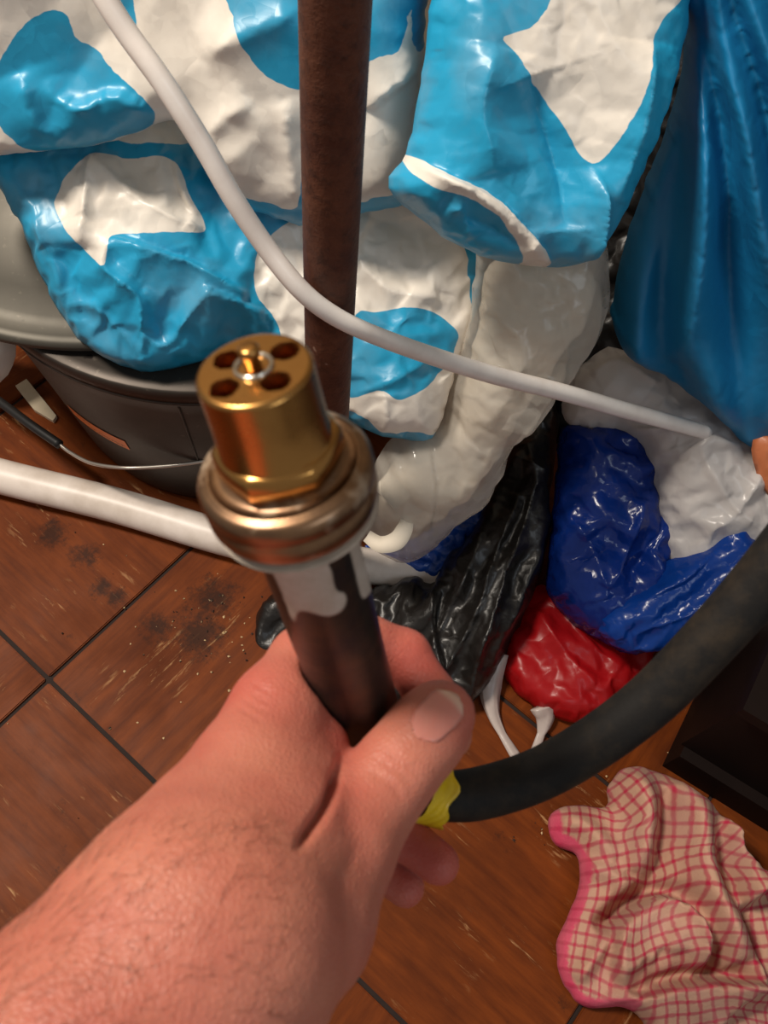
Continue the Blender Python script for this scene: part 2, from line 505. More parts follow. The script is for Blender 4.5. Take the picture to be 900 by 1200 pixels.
# ------------------------------------------------------------------ the setting
def m_tile():
    t = NT('tile_wood_grain')
    oc = t.coord('Object')
    rnd = t.n('ShaderNodeObjectInfo').outputs['Random']
    mp = t.n('ShaderNodeMapping'); mp.inputs['Scale'].default_value = (1, 9, 1)
    off = t.n('ShaderNodeVectorMath', operation='ADD'); t.put(off.inputs[0], oc)
    cx = t.n('ShaderNodeCombineXYZ'); t.put(cx.inputs[0], t.math('MULTIPLY', rnd, 7.0)); t.put(cx.inputs[1], t.math('MULTIPLY', rnd, 3.1))
    t.put(off.inputs[1], cx); t.put(mp.inputs[0], off)
    v = mp.outputs[0]
    g1 = t.noise(9, 6, 0.65, v)                      # broad grain
    g2 = t.noise(24, 5, 0.7, v, 0.4)
    blot = t.noise(11, 4, 0.6, off.outputs[0])
    c = t.mix(t.ramp(g1, 0.3, 0.75), srgb(86, 37, 8), srgb(126, 60, 16))
    c = t.mix(t.math('MULTIPLY', t.ramp(blot, 0.45, 0.75), 0.55), c, srgb(66, 26, 7))
    mp2 = t.n('ShaderNodeMapping'); mp2.inputs['Scale'].default_value = (1, 7, 1); t.put(mp2.inputs[0], off)
    st = t.noise(20, 5, 0.72, mp2.outputs[0], 0.25)
    msk = t.noise(13, 2, 0.5, off.outputs[0])
    pale = t.math('MULTIPLY', t.ramp(st, 0.57, 0.66), t.ramp(msk, 0.52, 0.64))
    c = t.mix(t.math('MULTIPLY', pale, 0.6), c, srgb(205, 158, 108))
    gp = t.n('ShaderNodeNewGeometry').outputs['Position']; stain = None
    for sx, sy, sr in ((100, 650, .028), (118, 690, .022), (135, 700, .02), (235, 742, .05), (185, 735, .03), (250, 700, .045), (60, 625, .03)):
        vm = t.n('ShaderNodeVectorMath', operation='DISTANCE'); t.put(vm.inputs[0], gp); vm.inputs[1].default_value = tuple(floor_at(sx, sy))
        q_ = t.math('SUBTRACT', 1.0, t.math('DIVIDE', vm.outputs['Value'], sr), clamp=True)
        stain = q_ if stain is None else t.math('MAXIMUM', stain, q_)
    sn = t.noise(95, 6, 0.75)
    c = t.mix(t.math('MULTIPLY', t.ramp(t.math('ADD', t.math('MULTIPLY', stain, 0.5), sn), 0.66, 0.90), 0.8), c, srgb(40, 21, 11))
    gr = t.noise(38, 6, 0.75, off.outputs[0]); gm = t.noise(6.5, 2, 0.5)
    dirt = t.math('MULTIPLY', t.ramp(gr, 0.60, 0.72), t.ramp(gm, 0.52, 0.66))
    c = t.mix(t.math('MULTIPLY', dirt, 0.8), c, srgb(42, 24, 14))
    ro = t.math('ADD', t.math('MULTIPLY', blot, 0.35), 0.36)
    return t.done(t.pbr(c, ro, 0, t.bump(t.math('SUBTRACT', g2, t.math('MULTIPLY', pale, 0.6)), 0.15, 0.001), Specular_IOR_Level=0.12))
M_TILE = m_tile()
M_GROUT = m_plain('joint_dark', srgb(38, 22, 14), 0.85, var=0.2, scale=60)
yaw = 1.00298668; TS = 0.305
ea = np.array([math.cos(yaw), math.sin(yaw)]); eb = np.array([-math.sin(yaw), math.cos(yaw)])
a0, b0 = 0.00904114 * CAM_H, 0.43100071 * CAM_H
def slab(x0, x1, y0, y1, z0, z1):
    V = [(x, y, z) for z in (z0, z1) for x, y in ((x0, y0), (x1, y0), (x1, y1), (x0, y1))]
    return np.array(V, float), [(3, 2, 1, 0), (4, 5, 6, 7), (0, 1, 5, 4), (1, 2, 6, 5), (2, 3, 7, 6), (3, 0, 4, 7)]
V, Fc = slab(-1.6, 1.8, -1.2, 1.5, -0.06, -0.004)
floor = tag(mk('floor', V, Fc, M_GROUT, smooth=False, origin=(0, 0, 0)), 'brown wood-grain tiled floor with dark open joints', None, None, 'structure')
hw = TS / 2 - 0.0023
bm = bmesh.new(); bmesh.ops.create_cube(bm, size=1, matrix=Matrix.Diagonal((2 * hw, 2 * hw, 0.01, 1)))
bmesh.ops.bevel(bm, geom=[e for e in bm.edges], offset=0.0012, segments=2, affect='EDGES')
tme = bpy.data.meshes.new('tile'); bm.to_mesh(tme); bm.free(); tme.materials.append(M_TILE)
rs = random.Random(5)
for i in range(-3, 5):
    for j in range(-5, 4):
        c = ea * (a0 + (i + 0.5) * TS) + eb * (b0 + (j + 0.5) * TS)
        if not (-1.3 < c[0] < 1.5 and -0.9 < c[1] < 1.3): continue
        t = bpy.data.objects.new('tile', tme); COL.objects.link(t); t.parent = floor
        t.location = (c[0], c[1], -0.005 + rs.uniform(-0.0006, 0.0004))
        t.rotation_euler = (0, 0, yaw + (math.pi / 2 if (i + j) % 2 == 0 else 0))
M_WALL = m_plain('wall_paint', srgb(150, 138, 120), 0.8, var=0.1, scale=8)
V, Fc = slab(-1.6, 1.8, 1.12, 1.22, -0.06, 2.6)
tag(mk('wall_back', V, Fc, M_WALL, smooth=False), 'plain painted wall behind the pile of bags', None, None, 'structure')

# ------------------------------------------------------------------ metal drum and lid
def m_steel(name, col, rough, metal, spots=0.5):
    t = NT(name)
    n = t.noise(9, 5); fine = t.noise(160, 2)
    c = t.mix(t.ramp(n, 0.35, 0.7), col, tuple(x * 0.72 for x in col[:3]) + (1,))
    sp = t.math('MULTIPLY', t.ramp(t.noise(62, 2, 0.4), 0.735, 0.76), spots)
    c = t.mix(sp, c, srgb(20, 14, 10))
    sc = t.math('MULTIPLY', t.ramp(fine, 0.66, 0.74), 0.14)
    c = t.mix(sc, c, srgb(150, 140, 125))
    return t.done(t.pbr(c, t.math('ADD', t.math('MULTIPLY', n, 0.25), rough), metal, t.bump(n, 0.05, 0.002)))
M_DRUM = m_steel('drum_steel', srgb(70, 63, 57), 0.36, 0.6, 0.9)
M_LID = m_steel('lid_steel', srgb(92, 88, 80), 0.40, 0.6, 0.2)
DC = np.array([-0.222, 0.650, 0.0])
drum = root('metal_drum', DC, 'dark grey tapered steel drum with orange sticker, under the printed bags', 'drum')
HB = 0.285; RB = 0.200; RK = 0.033; RT = RB + RK
prof = [(0.0, RB - .012), (0.004, RB - .004), (0.02, RB)] + [(0.02 + (HB - 0.045) * k / 10, RB + RK * k / 10) for k in range(1, 11)]
prof += [(HB - 0.02, RT + .0045), (HB - 0.012, RT + .0055), (HB - .002, RT + .006), (HB, RT + .004), (HB - .001, RT - .006), (HB - 0.001, 0.01)]
V, Fc = lathe(prof, DC, (0, 0, 1), 96, True, True)
mk('body', V, Fc, M_DRUM, drum)
V, Fc = lathe([(HB - 0.026, RT + .0005), (HB - 0.024, RT + .0045), (HB - 0.020, RT + .0055), (HB - 0.018, RT + .0025)], DC, (0, 0, 1), 96, False, False)
mk('seam', V, Fc, M_DRUM, drum)
# seam running down the side
def drum_pt(ang, z, off=0.0):
    r = RB + RK * (z - 0.02) / (HB - 0.045) + off
    return DC + np.array([math.sin(ang) * r, -math.cos(ang) * r, z])
V, Fc = sweep([drum_pt(0.10, z, 0.0002) for z in (0.02, 0.1, 0.2, 0.255)], 0.0012, 6)
mk('side_seam', V, Fc, M_DRUM, drum)
def m_sticker():
    t = NT('orange_sticker')
    uvn = t.n('ShaderNodeCombineXYZ'); t.put(uvn.inputs[0], t.attr('cu')); t.put(uvn.inputs[1], t.attr('cv'))
    u, v = t.attr('cu'), t.attr('cv')
    mp = t.n('ShaderNodeMapping'); mp.inputs['Scale'].default_value = (1, 0.35, 1); t.put(mp.inputs[0], uvn)
    txt = t.ramp(t.noise(34, 2, 0.5, mp.outputs[0]), 0.5, 0.54)
    r1 = t.math('MULTIPLY', t.math('GREATER_THAN', v, 0.56), t.math('LESS_THAN', v, 0.84))
    r1 = t.math('MULTIPLY', r1, t.math('MULTIPLY', t.math('GREATER_THAN', u, 0.06), t.math('LESS_THAN', u, 0.4)))
    r2 = t.math('MULTIPLY', t.math('GREATER_THAN', v, 0.14), t.math('LESS_THAN', v, 0.34))
    r2 = t.math('MULTIPLY', r2, t.math('MULTIPLY', t.math('GREATER_THAN', u, 0.38), t.math('LESS_THAN', u, 0.95)))
    k = t.math('MULTIPLY', txt, t.math('ADD', r1, r2, clamp=True))
    c = t.mix(t.math('MULTIPLY', k, 0.85), srgb(246, 132, 58), srgb(60, 26, 14))
    return t.done(t.pbr(c, 0.4))
vs = []; fs = []; cu = []; cv = []
for j in range(5):
    for i in range(17):
        u, v = i / 16, j / 4
        ang = -0.62 + 0.36 * u; z = 0.118 + 0.022 * v - 0.002 * u
        vs.append(drum_pt(ang, z, 0.0008)); cu.append(u); cv.append(v)
for j in range(4):
    for i in range(16):
        a = j * 17 + i; fs.append((a, a + 1, a + 18, a + 17))
o = mk('sticker', vs, fs, m_sticker(), drum, attrs={'cu': cu, 'cv': cv}); o['label'] = 'orange printed sticker'

LC = np.array([-0.33, 0.682, 0.287])
prof = [(0.0, 0.0), (0.0, 0.240), (0.001, 0.2465), (0.004, 0.2495), (0.009, 0.2495), (0.0125, 0.246), (0.013, 0.240), (0.0125, 0.232),
        (0.016, 0.222), (0.030, 0.205), (0.055, 0.165), (0.075, 0.110), (0.084, 0.05), (0.086, 0.0)]
V, Fc = lathe(prof, LC, (0, 0, 1), 128, False, False)
tag(mk('pot_lid', V, Fc, M_LID), 'large grey domed metal lid with rolled rim lying under the printed bags', 'lid')

# ------------------------------------------------------------------ white drain pipe on the floor
M_PIPE = m_plain('white_plastic', srgb(230, 218, 208), 0.4, var=0.14, scale=22, bump=0.03, dark=srgb(150, 130, 105))
pr = 0.0205
pp = [floor_at(x, y, pr) for x, y in ((-120, 524), (0, 558), (135, 592), (270, 632), (385, 656), (500, 672), (590, 684))]
V, Fc = sweep(pp, pr, 28, 0.01)
tag(mk('drain_pipe', V, Fc, M_PIPE), 'thick white plastic pipe lying on the floor in front of the drum', 'pipe')

# wire with black sleeve
M_WIRE = m_plain('bright_wire', srgb(205, 198, 188), 0.3, 0.8, var=0.05)
M_SLEEVE = m_plain('black_rubber', srgb(26, 25, 25), 0.5, var=0.1)
wire = root('sleeved_wire', P(70, 522, 0.93), 'thin bare wire with black sleeved end across the front of the drum', 'wire')
wp = [(68, 519, .945), (82, 530, .94), (105, 542, .925), (135, 547.5, .905), (165, 548, .90), (205, 545, .895), (245, 539, .895), (290, 528, .90), (330, 515, .905)]
V, Fc = sweep([P(*q) for q in wp], 0.0020, 10, 0.004)
mk('wire', V, Fc, M_WIRE, wire)
V, Fc = sweep([P(*q) for q in ((-40, 445, 1.0), (0, 471, .975), (35, 497, .955), (70, 521, .943))], 0.0052, 14, 0.004)
mk('sleeve', V, Fc, M_SLEEVE, wire)
# paper scrap on the floor and pale crumpled bag at the edge
M_PAPER = m_plain('cream_paper', srgb(212, 196, 168), 0.7, var=0.08, scale=40)
q = [floor_at(x, y, 0.006) for x, y in ((18, 452), (31, 444), (66, 487), (62, 493), (40, 480))]
V = np.array(q + [p - np.array([0, 0, 0.0055]) for p in q]); n = 5
Fc = [tuple(range(n))[::-1], tuple(range(n, 2 * n))] + [(i, (i + 1) % n, n + (i + 1) % n, n + i) for i in range(n)]
tag(mk('card_scrap', V, Fc, M_PAPER, smooth=False), 'small cream card scrap on the floor left of the drum', 'card')

# ------------------------------------------------------------------ rusty pole
def m_rust():
    t = NT('rusty_iron')
    n1 = t.noise(28, 6, 0.7); n2 = t.noise(140, 4, 0.7)
    c = t.mix(t.ramp(n1, 0.35, 0.65), srgb(74, 38, 26), srgb(104, 62, 42))
    c = t.mix(t.math('MULTIPLY', t.ramp(n2, 0.5, 0.7), 0.6), c, srgb(42, 24, 18))
    c = t.mix(t.ramp(t.noise(90, 2), 0.72, 0.76), c, srgb(140, 110, 95))
    return t.done(t.pbr(c, 0.62, 0.15, t.bump(t.math('ADD', n2, n1), 0.5, 0.002)))
foot = P(385, 430, 0.635); PX, PY = foot[0], foot[1]
V, Fc = sweep([(PX, PY, z) for z in (0, 0.3, 0.7, 1.1)], 0.0172, 32, 0.02)
tag(mk('iron_pole', V, Fc, m_rust()), 'rusty brown iron pole standing upright in front of the bags', 'pole')

# ------------------------------------------------------------------ white cable
cw = [(60, -110, .42), (118, -10, .435), (150, 40, .445), (190, 95, .455), (238, 170, .475), (275, 235, .495), (312, 290, .515), (350, 337, .53),
      (385, 366, .545), (430, 389, .565), (500, 415, .61), (580, 440, .66), (660, 460, .71), (730, 480, .76), (790, 496, .80), (828, 507, .825)]
V, Fc = sweep([P(*q) for q in cw], [0.0062] * 10 + [0.0066, .007, .0072, .0074, .0074, .0068], 18, 0.005)
M_CABLE = m_plain('cable_sheath', srgb(248, 240, 232), 0.34, var=0.06, scale=40, bump=0.03, dark=srgb(150, 110, 85))
tag(mk('white_cable', V, Fc, M_CABLE), 'white plastic cable curving in front of the rusty pole', 'cable')

# ------------------------------------------------------------------ dark cabinet at the right
M_DARK = m_plain('dark_wood', srgb(22, 11, 7), 0.6, var=0.2, scale=18, bump=0.1, Specular_IOR_Level=0.15)
c0 = floor_at(772, 895)[:2]
ed1 = floor_at(900, 975)[:2] - c0; ed1 /= np.linalg.norm(ed1)
ed2 = np.array([-ed1[1], ed1[0]])
cab = root('dark_cabinet', (*c0, 0), 'dark brown wooden cabinet at the right behind the checked towel', 'cabinet')
def obox(u0, u1, v0, v1, z0, z1):
    V, Fc = slab(u0, u1, v0, v1, z0, z1)
    W = V.copy(); W[:, 0] = c0[0] + ed1[0] * V[:, 0] + ed2[0] * V[:, 1]; W[:, 1] = c0[1] + ed1[1] * V[:, 0] + ed2[1] * V[:, 1]
    return W, Fc
mk('body', *obox(0.0, 0.6, 0.012, 0.35, 0.05, 0.20), M_DARK, cab, smooth=False)
mk('plinth', *obox(0.004, 0.6, 0.0, 0.33, 0.0, 0.05), M_DARK, cab, smooth=False)
mk('top_board', *obox(-0.006, 0.61, 0.0, 0.36, 0.20, 0.216), M_DARK, cab, smooth=False)

# ------------------------------------------------------------------ printed bags
o = np.array
A2_white = [[(93, 216), (78, 243), (87, 266), (109, 295), (134, 317), (141, 300), (148, 284), (194, 283), (243, 278), (229, 243), (207, 199), (160, 195), (117, 194)],
            [(127, 165), (205, 140), (228, 165), (224, 176), (180, 179), (135, 172)],
            [(357, 262), (330, 272), (305, 295), (297, 320), (302, 350), (320, 372), (345, 420), (395, 470), (425, 485), (447, 503), (478, 500), (520, 500),
             (548, 420), (540, 362), (536, 320), (529, 292), (505, 262), (470, 248), (430, 247)]]
A2_dot = [[(409, 372), (430, 367), (467, 362), (500, 369), (522, 388), (524, 400), (515, 422), (494, 444), (470, 457), (455, 462), (436, 452), (404, 461), (398, 420)]]
bag('printed_bag', 'blue and white printed plastic bag slumped over the grey drum', 'bag',
    [(-40, 120), (-20, 190), (0, 219), (20, 250), (35, 293), (58, 344), (78, 379), (97, 402), (128, 422), (160, 434), (190, 434), (226, 427), (285, 408), (345, 425),
     (385, 460), (405, 487), (447, 511), (505, 513), (524, 470), (540, 420), (564, 345), (568, 290), (560, 220), (500, 120), (250, 60), (60, 80)],
    [(100, 100, .70), (150, 430, .75), (480, 490, .80)], 0.045, M_PRINT_W, Tb=0.03, rim=90, ink=polys(A2_white, A2_dot), seed=3, grow=.05, relax=120,
    crumple=[(120, .016, .6, 1.5), (60, .005, 1.0, 1.3)],
    creases=[('ridge', [(117, 195), (115, 240), (110, 297)], .008, 10), ('ridge', [(117, 195), (160, 235), (200, 262), (243, 278)], .007, 9),
             ('step', [(290, 345), (240, 318), (190, 300), (148, 284)], .010, 22), ('ridge', [(20, 250), (50, 245), (70, 300), (85, 370)], .008, 10),
             ('ridge', [(148, 284), (135, 318), (170, 350), (172, 400), (172, 433)], .009, 8), ('ridge', [(172, 398), (200, 405), (232, 362), (250, 340)], .008, 7),
             ('ridge', [(86, 360), (120, 365), (150, 395), (170, 415)], .006, 7), ('step', [(320, 370), (280, 352), (240, 338)], .008, 18),
             ('step', [(208, 198), (215, 230), (232, 262)], .007, 15), ('ridge', [(430, 250), (412, 300), (440, 340), (500, 352)], .006, 9),
             ('ridge', [(404, 461), (450, 440), (490, 420)], .005, 7), ('ridge', [(440, 455), (447, 503)], .006, 6)])

A1_blue = [[(75, 2), (50, 12), (30, 35), (15, 65), (10, 95), (12, 120), (30, 145), (60, 170), (115, 163), (150, 152), (180, 143), (189, 120), (177, 97), (145, 72), (120, 47), (100, 35), (90, 10)],
           [(150, -30), (165, -5), (172, 37), (200, 75), (235, 125), (239, 140), (220, 122), (190, 75), (165, 35), (140, -10)],
           [(280, -40), (281, 5), (287, 25), (300, 50), (320, 72), (345, 85), (362, 87), (400, 80), (440, 52), (466, 44), (476, 10), (478, -40)],
           [(236, 138), (262, 185), (285, 214), (318, 221), (350, 227), (358, 178), (365, 170), (368, 219), (425, 221), (440, 216), (497, 222), (500, 300), (200, 300)],
           [(484, -40), (481, 0), (484, 44), (500, 46), (510, -40)]]
bag('printed_bag', 'white printed bag with blue dots at the top left, above the slumped bag', 'bag',
    [(-70, -90), (100, -95), (300, -95), (505, -90), (500, 0), (497, 60), (494, 130), (490, 200), (486, 236), (430, 248), (357, 262), (300, 246), (250, 215), (226, 168),
     (205, 140), (160, 155), (122, 168), (60, 176), (0, 180), (-70, 186)],
    [(50, -40, .58), (0, 178, .66), (430, 240, .69)], 0.035, M_PRINT_W, Tb=0.03, rim=60, ink=(lambda f: (lambda p: -f(p)))(polys(A1_blue)), seed=9, relax=0, step=7, sub=1, soft=2,
    crumple=[(130, .014, 2.4, 1.5), (65, .005, 2.2, 1.4)],
    creases=[('step', [(190, 115), (150, 92), (110, 104), (80, 100)], .009, 22), ('ridge', [(40, 72), (60, 130), (90, 150)], .006, 9),
             ('ridge', [(245, 50), (300, 20), (360, -5)], .006, 14), ('ridge', [(300, 100), (260, 130), (245, 180)], .006, 12),
             ('ridge', [(338, 100), (345, 170), (352, 225)], .006, 8), ('step', [(432, 110), (460, 92), (497, 70)], .012, 25),
             ('ridge', [(75, 80), (80, 100), (130, 108)], .004, 7), ('ridge', [(0, 150), (60, 160), (118, 165)], .006, 10)])

B_white = [[(569, 51), (583, 67), (600, 94), (633, 139), (667, 188), (703, 139), (719, 94), (728, 56), (744, 28), (769, 2), (775, -50), (640, -50), (622, 0), (614, 22), (598, 40)],
           [(475, 181), (511, 200), (556, 222), (594, 256), (622, 289), (640, 313), (611, 311), (589, 278), (561, 244), (528, 225), (494, 214), (474, 197)]]
bag('printed_bag', 'blue printed bag with white heart-like point hanging right of the rusty pole', 'bag',
    [(520, -80), (505, 0), (496, 70), (484, 150), (475, 183), (462, 200), (455, 214), (470, 236), (511, 272), (544, 291), (583, 306), (622, 312), (650, 312), (679, 311),
     (700, 290), (716, 270), (733, 239), (756, 183), (778, 111), (797, 44), (803, 0), (805, -80)],
    [(560, 0, .56), (790, 0, .58), (640, 310, .64)], 0.04, M_PRINT_W, Tb=0.03, rim=75, ink=polys(B_white), seed=21, grow=.035, relax=120, gdir=(1.2, .02),
    crumple=[(130, .012, 1.1, 1.6), (60, .003, 1.0, 1.5)],
    creases=[('ridge', [(668, 190), (675, 230), (677, 312)], .014, 9, lambda t: np.clip(t * 3, 0, 1)), ('step', [(640, 311), (594, 258), (556, 224), (511, 202), (475, 184)], .010, 60),
             ('ridge', [(475, 190), (530, 218), (565, 243), (600, 280), (622, 310)], .004, 4), ('ridge', [(600, 94), (630, 180), (640, 260)], -.008, 14),
             ('ridge', [(520, 245), (560, 262), (600, 285)], -.006, 8), ('ridge', [(728, 56), (715, 150), (690, 230)], .006, 12),
             ('ridge', [(560, 60), (545, 130), (560, 200)], .005, 14), ('ridge', [(797, 44), (760, 100), (735, 180)], .006, 12),
             ('ridge', [(511, 240), (526, 245), (540, 275)], .005, 6)])

# ------------------------------------------------------------------ big blue bag on the right
def pleats(p):
    x, y = p[:, 0], p[:, 1]
    a = np.arctan2(x - 800, y + 260)            # folds fan out from above
    w1 = np.sin(a * 46 + vnoise(p, 160, 4) * 2.2)
    w2 = np.sin(a * 101 + 1.3 + vnoise(p, 120, 6) * 2)
    return 0.016 * w1 * sstep(y, -160, 120)
bag('blue_bag', 'plain deep blue plastic bag hanging in folds at the right edge', 'bag',
    [(790, -90), (803, 20), (800, 60), (790, 120), (765, 190), (740, 260), (722, 330), (716, 368), (722, 392), (745, 415), (790, 440), (840, 480), (862, 505), (885, 514), (910, 512),
     (990, 500), (1060, 460), (1060, -90)],
    [(850, 0, .60), (1050, 0, .58), (800, 480, .86)], 0.06, M_BLUE, Tb=0.04, rim=80, seed=31, relax=0, step=6, sub=1, soft=3, base=pleats,
    crumple=[(90, .005, 1.45, 4.0)],
    creases=[('bump', [(806, 14), (820, 120), (812, 260), (790, 400)], .014, 14), ('bump', [(806, 110), (780, 200), (740, 290)], -.010, 14),
             ('bump', [(850, 0), (868, 120), (880, 260), (880, 500)], .009, 16), ('bump', [(845, 200), (850, 340), (870, 500)], -.010, 13)])

# ------------------------------------------------------------------ clear bag in the middle with paper inside
K_out = [(566, 270), (556, 320), (549, 375), (532, 440), (512, 490), (470, 505), (440, 540), (425, 600), (432, 630), (452, 645), (480, 650), (505, 636), (524, 622), (540, 604),
         (556, 594), (566, 590), (582, 566), (595, 540), (607, 516), (640, 472), (672, 424), (698, 386), (713, 345), (712, 300), (700, 265), (630, 250)]
bag('clear_bag', 'cloudy see-through plastic bag below the hanging printed bag', 'bag', K_out,
    [(630, 300, .72), (700, 340, .74), (480, 640, .90)], 0.05, M_CLEAR, Tb=0.05, rim=80, seed=41, fine=((14, .0022, 2.06, 6),), grow=.05, step=11, gdir=(1.9, .03),
    crumple=[(80, .010, 2.0, 2.6), (36, .003, 2.0, 2.2)],
    creases=[('ridge', [(556, 320), (545, 400), (540, 470)], .008, 6), ('ridge', [(640, 330), (645, 400), (590, 500)], .006, 10), ('ridge', [(690, 310), (670, 390), (600, 500)], .007, 8),
             ('step', [(500, 590), (505, 540), (500, 500)], .008, 20), ('ridge', [(560, 330), (600, 380), (560, 470)], .006, 9)])
M_PAPER2 = m_plain('white_paper', srgb(225, 214, 196), 0.6, var=0.05, scale=30)
bag('crumpled_paper', 'beige crumpled paper inside the cloudy see-through bag', 'paper',
    [(575, 310), (640, 290), (692, 320), (690, 370), (655, 420), (615, 480), (580, 540), (550, 580), (515, 605), (480, 630), (450, 620), (446, 575), (470, 530), (520, 500), (545, 440), (560, 380)],
    [(630, 300, .725), (700, 340, .745), (480, 640, .905)], 0.028, M_PAPER2, Tb=0.02, rim=60, step=11, seed=43, grow=.06, crumple=[(60, .012, 2.0, 1.4), (30, .005, .5, 1.2)])
def ribbon(name, label, cat, pts, width, mat, th=0.0006, tilt=0.0):
    """curled strip; pts: (x, y, d) centre line, width in metres"""
    q = catmull(o([P(*p) for p in pts]), n=8)
    tg = np.gradient(q, axis=0); tg /= np.linalg.norm(tg, axis=1)[:, None]
    vw = q - CAM; vw /= np.linalg.norm(vw, axis=1)[:, None]
    sd = np.cross(tg, vw); sd /= np.linalg.norm(sd, axis=1)[:, None]
    sd = sd + vw * tilt; nn = np.cross(sd, tg); nn /= np.linalg.norm(nn, axis=1)[:, None]
    wd = np.interp(np.linspace(0, 1, len(q)), np.linspace(0, 1, len(width)), width)[:, None] / 2
    V = np.stack([q - sd * wd + nn * th, q + nn * (th + 0.1 * wd), q + sd * wd + nn * th, q + sd * wd - nn * th, q + nn * (-th + 0.1 * wd), q - sd * wd - nn * th], 1).reshape(-1, 3)
    Fc = []
    for i in range(len(q) - 1):
        for k in range(6):
            a, b = i * 6 + k, i * 6 + (k + 1) % 6
            Fc.append((a, b, b + 6, a + 6))
    Fc += [(0, 1, 2, 3, 4, 5), tuple((len(q) - 1) * 6 + k for k in (5, 4, 3, 2, 1, 0))]
    return tag(mk(name, V, Fc, mat), label, cat)
ribbon('paper_strip', 'white curled paper strip at the bottom of the cloudy bag', 'paper', [(430, 628, .83), (446, 638, .82), (464, 634, .815), (474, 620, .815), (478, 604, .82)], [.012, .016, .018, .016, .010], M_PAPER2)
ribbon('paper_strip', 'white folded paper strip just above the curled strip', 'paper', [(446, 562, .825), (462, 577, .82), (472, 590, .818)], [.022, .022, .020], M_PAPER2)

# ------------------------------------------------------------------ white bag, navy bag, black bag, red bag
bag('white_bag', 'crumpled thin white plastic bag below the deep blue bag', 'bag',
    [(658, 483), (661, 463), (678, 430), (711, 408), (744, 413), (778, 411), (800, 430), (833, 463), (861, 486), (880, 508), (920, 520), (985, 560), (985, 736), (905, 737), (864, 728),
     (825, 700), (785, 680), (765, 620), (748, 540), (725, 510), (690, 506), (668, 500)],
    [(720, 420, .90), (960, 560, .88), (880, 720, .90)], 0.05, M_WFILM, Tb=0.02, rim=55, seed=51, fine=((18, .0015, .6, 2),), grow=.06, step=10,
    crumple=[(60, .010, 0.8, 1.4), (26, .003, 0, 1.2)],
    creases=[('step', [(870, 515), (840, 518), (780, 500), (720, 506)], .016, 50), ('ridge', [(770, 415), (780, 450), (830, 470)], .008, 8), ('ridge', [(690, 440), (720, 430), (760, 455)], .008, 7),
             ('ridge', [(800, 520), (835, 580), (900, 640)], .007, 10), ('ridge', [(810, 620), (850, 590), (880, 540)], .006, 8)])
navy = root('navy_bag', P(720, 760, .93), 'dark blue crinkled plastic bag with a gathered end beside the black hose', 'bag')
bag('body', None, None,
    [(667, 499), (700, 500), (750, 505), (778, 541), (799, 569), (800, 600), (797, 625), (789, 660), (795, 700), (790, 740), (761, 764), (733, 764), (694, 747), (661, 719), (639, 691), (643, 647),
     (647, 591), (653, 547), (657, 513)],
    [(670, 510, .93), (790, 560, .92), (720, 760, .91)], 0.055, M_NAVY, navy, Tb=0.03, rim=50, seed=61, fine=((14, .0016, 1.0, 1.6),), grow=.07, step=9,
    crumple=[(46, .013, 1.2, 1.5), (24, .006, 0.4, 1.3)],
    creases=[('ridge', [(655, 600), (680, 640), (700, 700)], .008, 8), ('ridge', [(740, 590), (720, 650), (700, 690)], .008, 7), ('ridge', [(770, 560), (760, 620), (720, 680)], -.01, 8)])
bag('gathered_end', None, None,
    [(700, 715), (740, 690), (780, 660), (822, 636), (842, 614), (858, 607), (874, 618), (887, 636), (880, 655), (860, 690), (820, 725), (780, 755), (745, 762), (710, 750)],
    [(740, 700, .875), (870, 615, .865), (760, 760, .885)], 0.03, M_NAVY2, navy, Tb=0.02, rim=32, seed=62, grow=.16, step=8, gdir=(-.7, .02),
    crumple=[(16, .006, -0.7, 4.0), (9, .0025, -0.7, 3)],
    creases=[('ridge', [(730, 735), (800, 700), (868, 640)], .008, 6), ('step', [(740, 700), (800, 665), (855, 612)], .007, 12)])
G_out = [(643, 466), (655, 491), (650, 538), (644, 584), (646, 616), (636, 662), (622, 700), (600, 752), (568, 808), (545, 828), (510, 842), (460, 835), (400, 800), (335, 785), (312, 772),
         (305, 748), (309, 715), (325, 694), (380, 684), (444, 687), (484, 675), (512, 679), (519, 656), (540, 640), (556, 619), (569, 594), (593, 553), (600, 522), (618, 497)]
bag('black_bag', 'black plastic bin bag bunched up behind the hand', 'bag', G_out,
    [(630, 480, .98), (400, 740, .97), (560, 800, .94)], 0.05, M_BLACK, Tb=0.04, rim=42, seed=71, fine=((12, .0020, 2.0, 5),), grow=.16, step=8, gdir=(2.0, .03),
    crumple=[(26, .007, 2.1, 2.4), (14, .004, 2.0, 1.8)],
    creases=[('ridge', [(618, 530), (622, 590), (600, 660), (545, 820)], .014, 6), ('ridge', [(632, 540), (640, 600), (622, 670), (575, 780)], .014, 6), ('ridge', [(608, 590), (585, 650), (560, 720), (520, 800)], .012, 6),
             ('ridge', [(575, 600), (560, 660), (530, 720), (500, 790)], .008, 7), ('step', [(530, 800), (515, 730), (516, 680)], .014, 25), ('ridge', [(600, 545), (620, 560), (640, 570)], .008, 5)])
bag('black_bag', 'black bin bag added to darken the gap behind the cloudy bag and the deep blue bag', 'bag',  # lower end is a bag; the rest is added to make the gap dark
    [(560, 260), (640, 60), (700, -60), (850, -60), (880, 120), (850, 330), (800, 420), (740, 470), (690, 500), (650, 520), (620, 490), (600, 420)],
    [(640, 100, .90), (820, 100, .90), (660, 500, 1.03)], 0.03, M_BLACK, Tb=0.02, rim=60, seed=77, grow=.1, crumple=[(40, .008, .8, 1.5)])
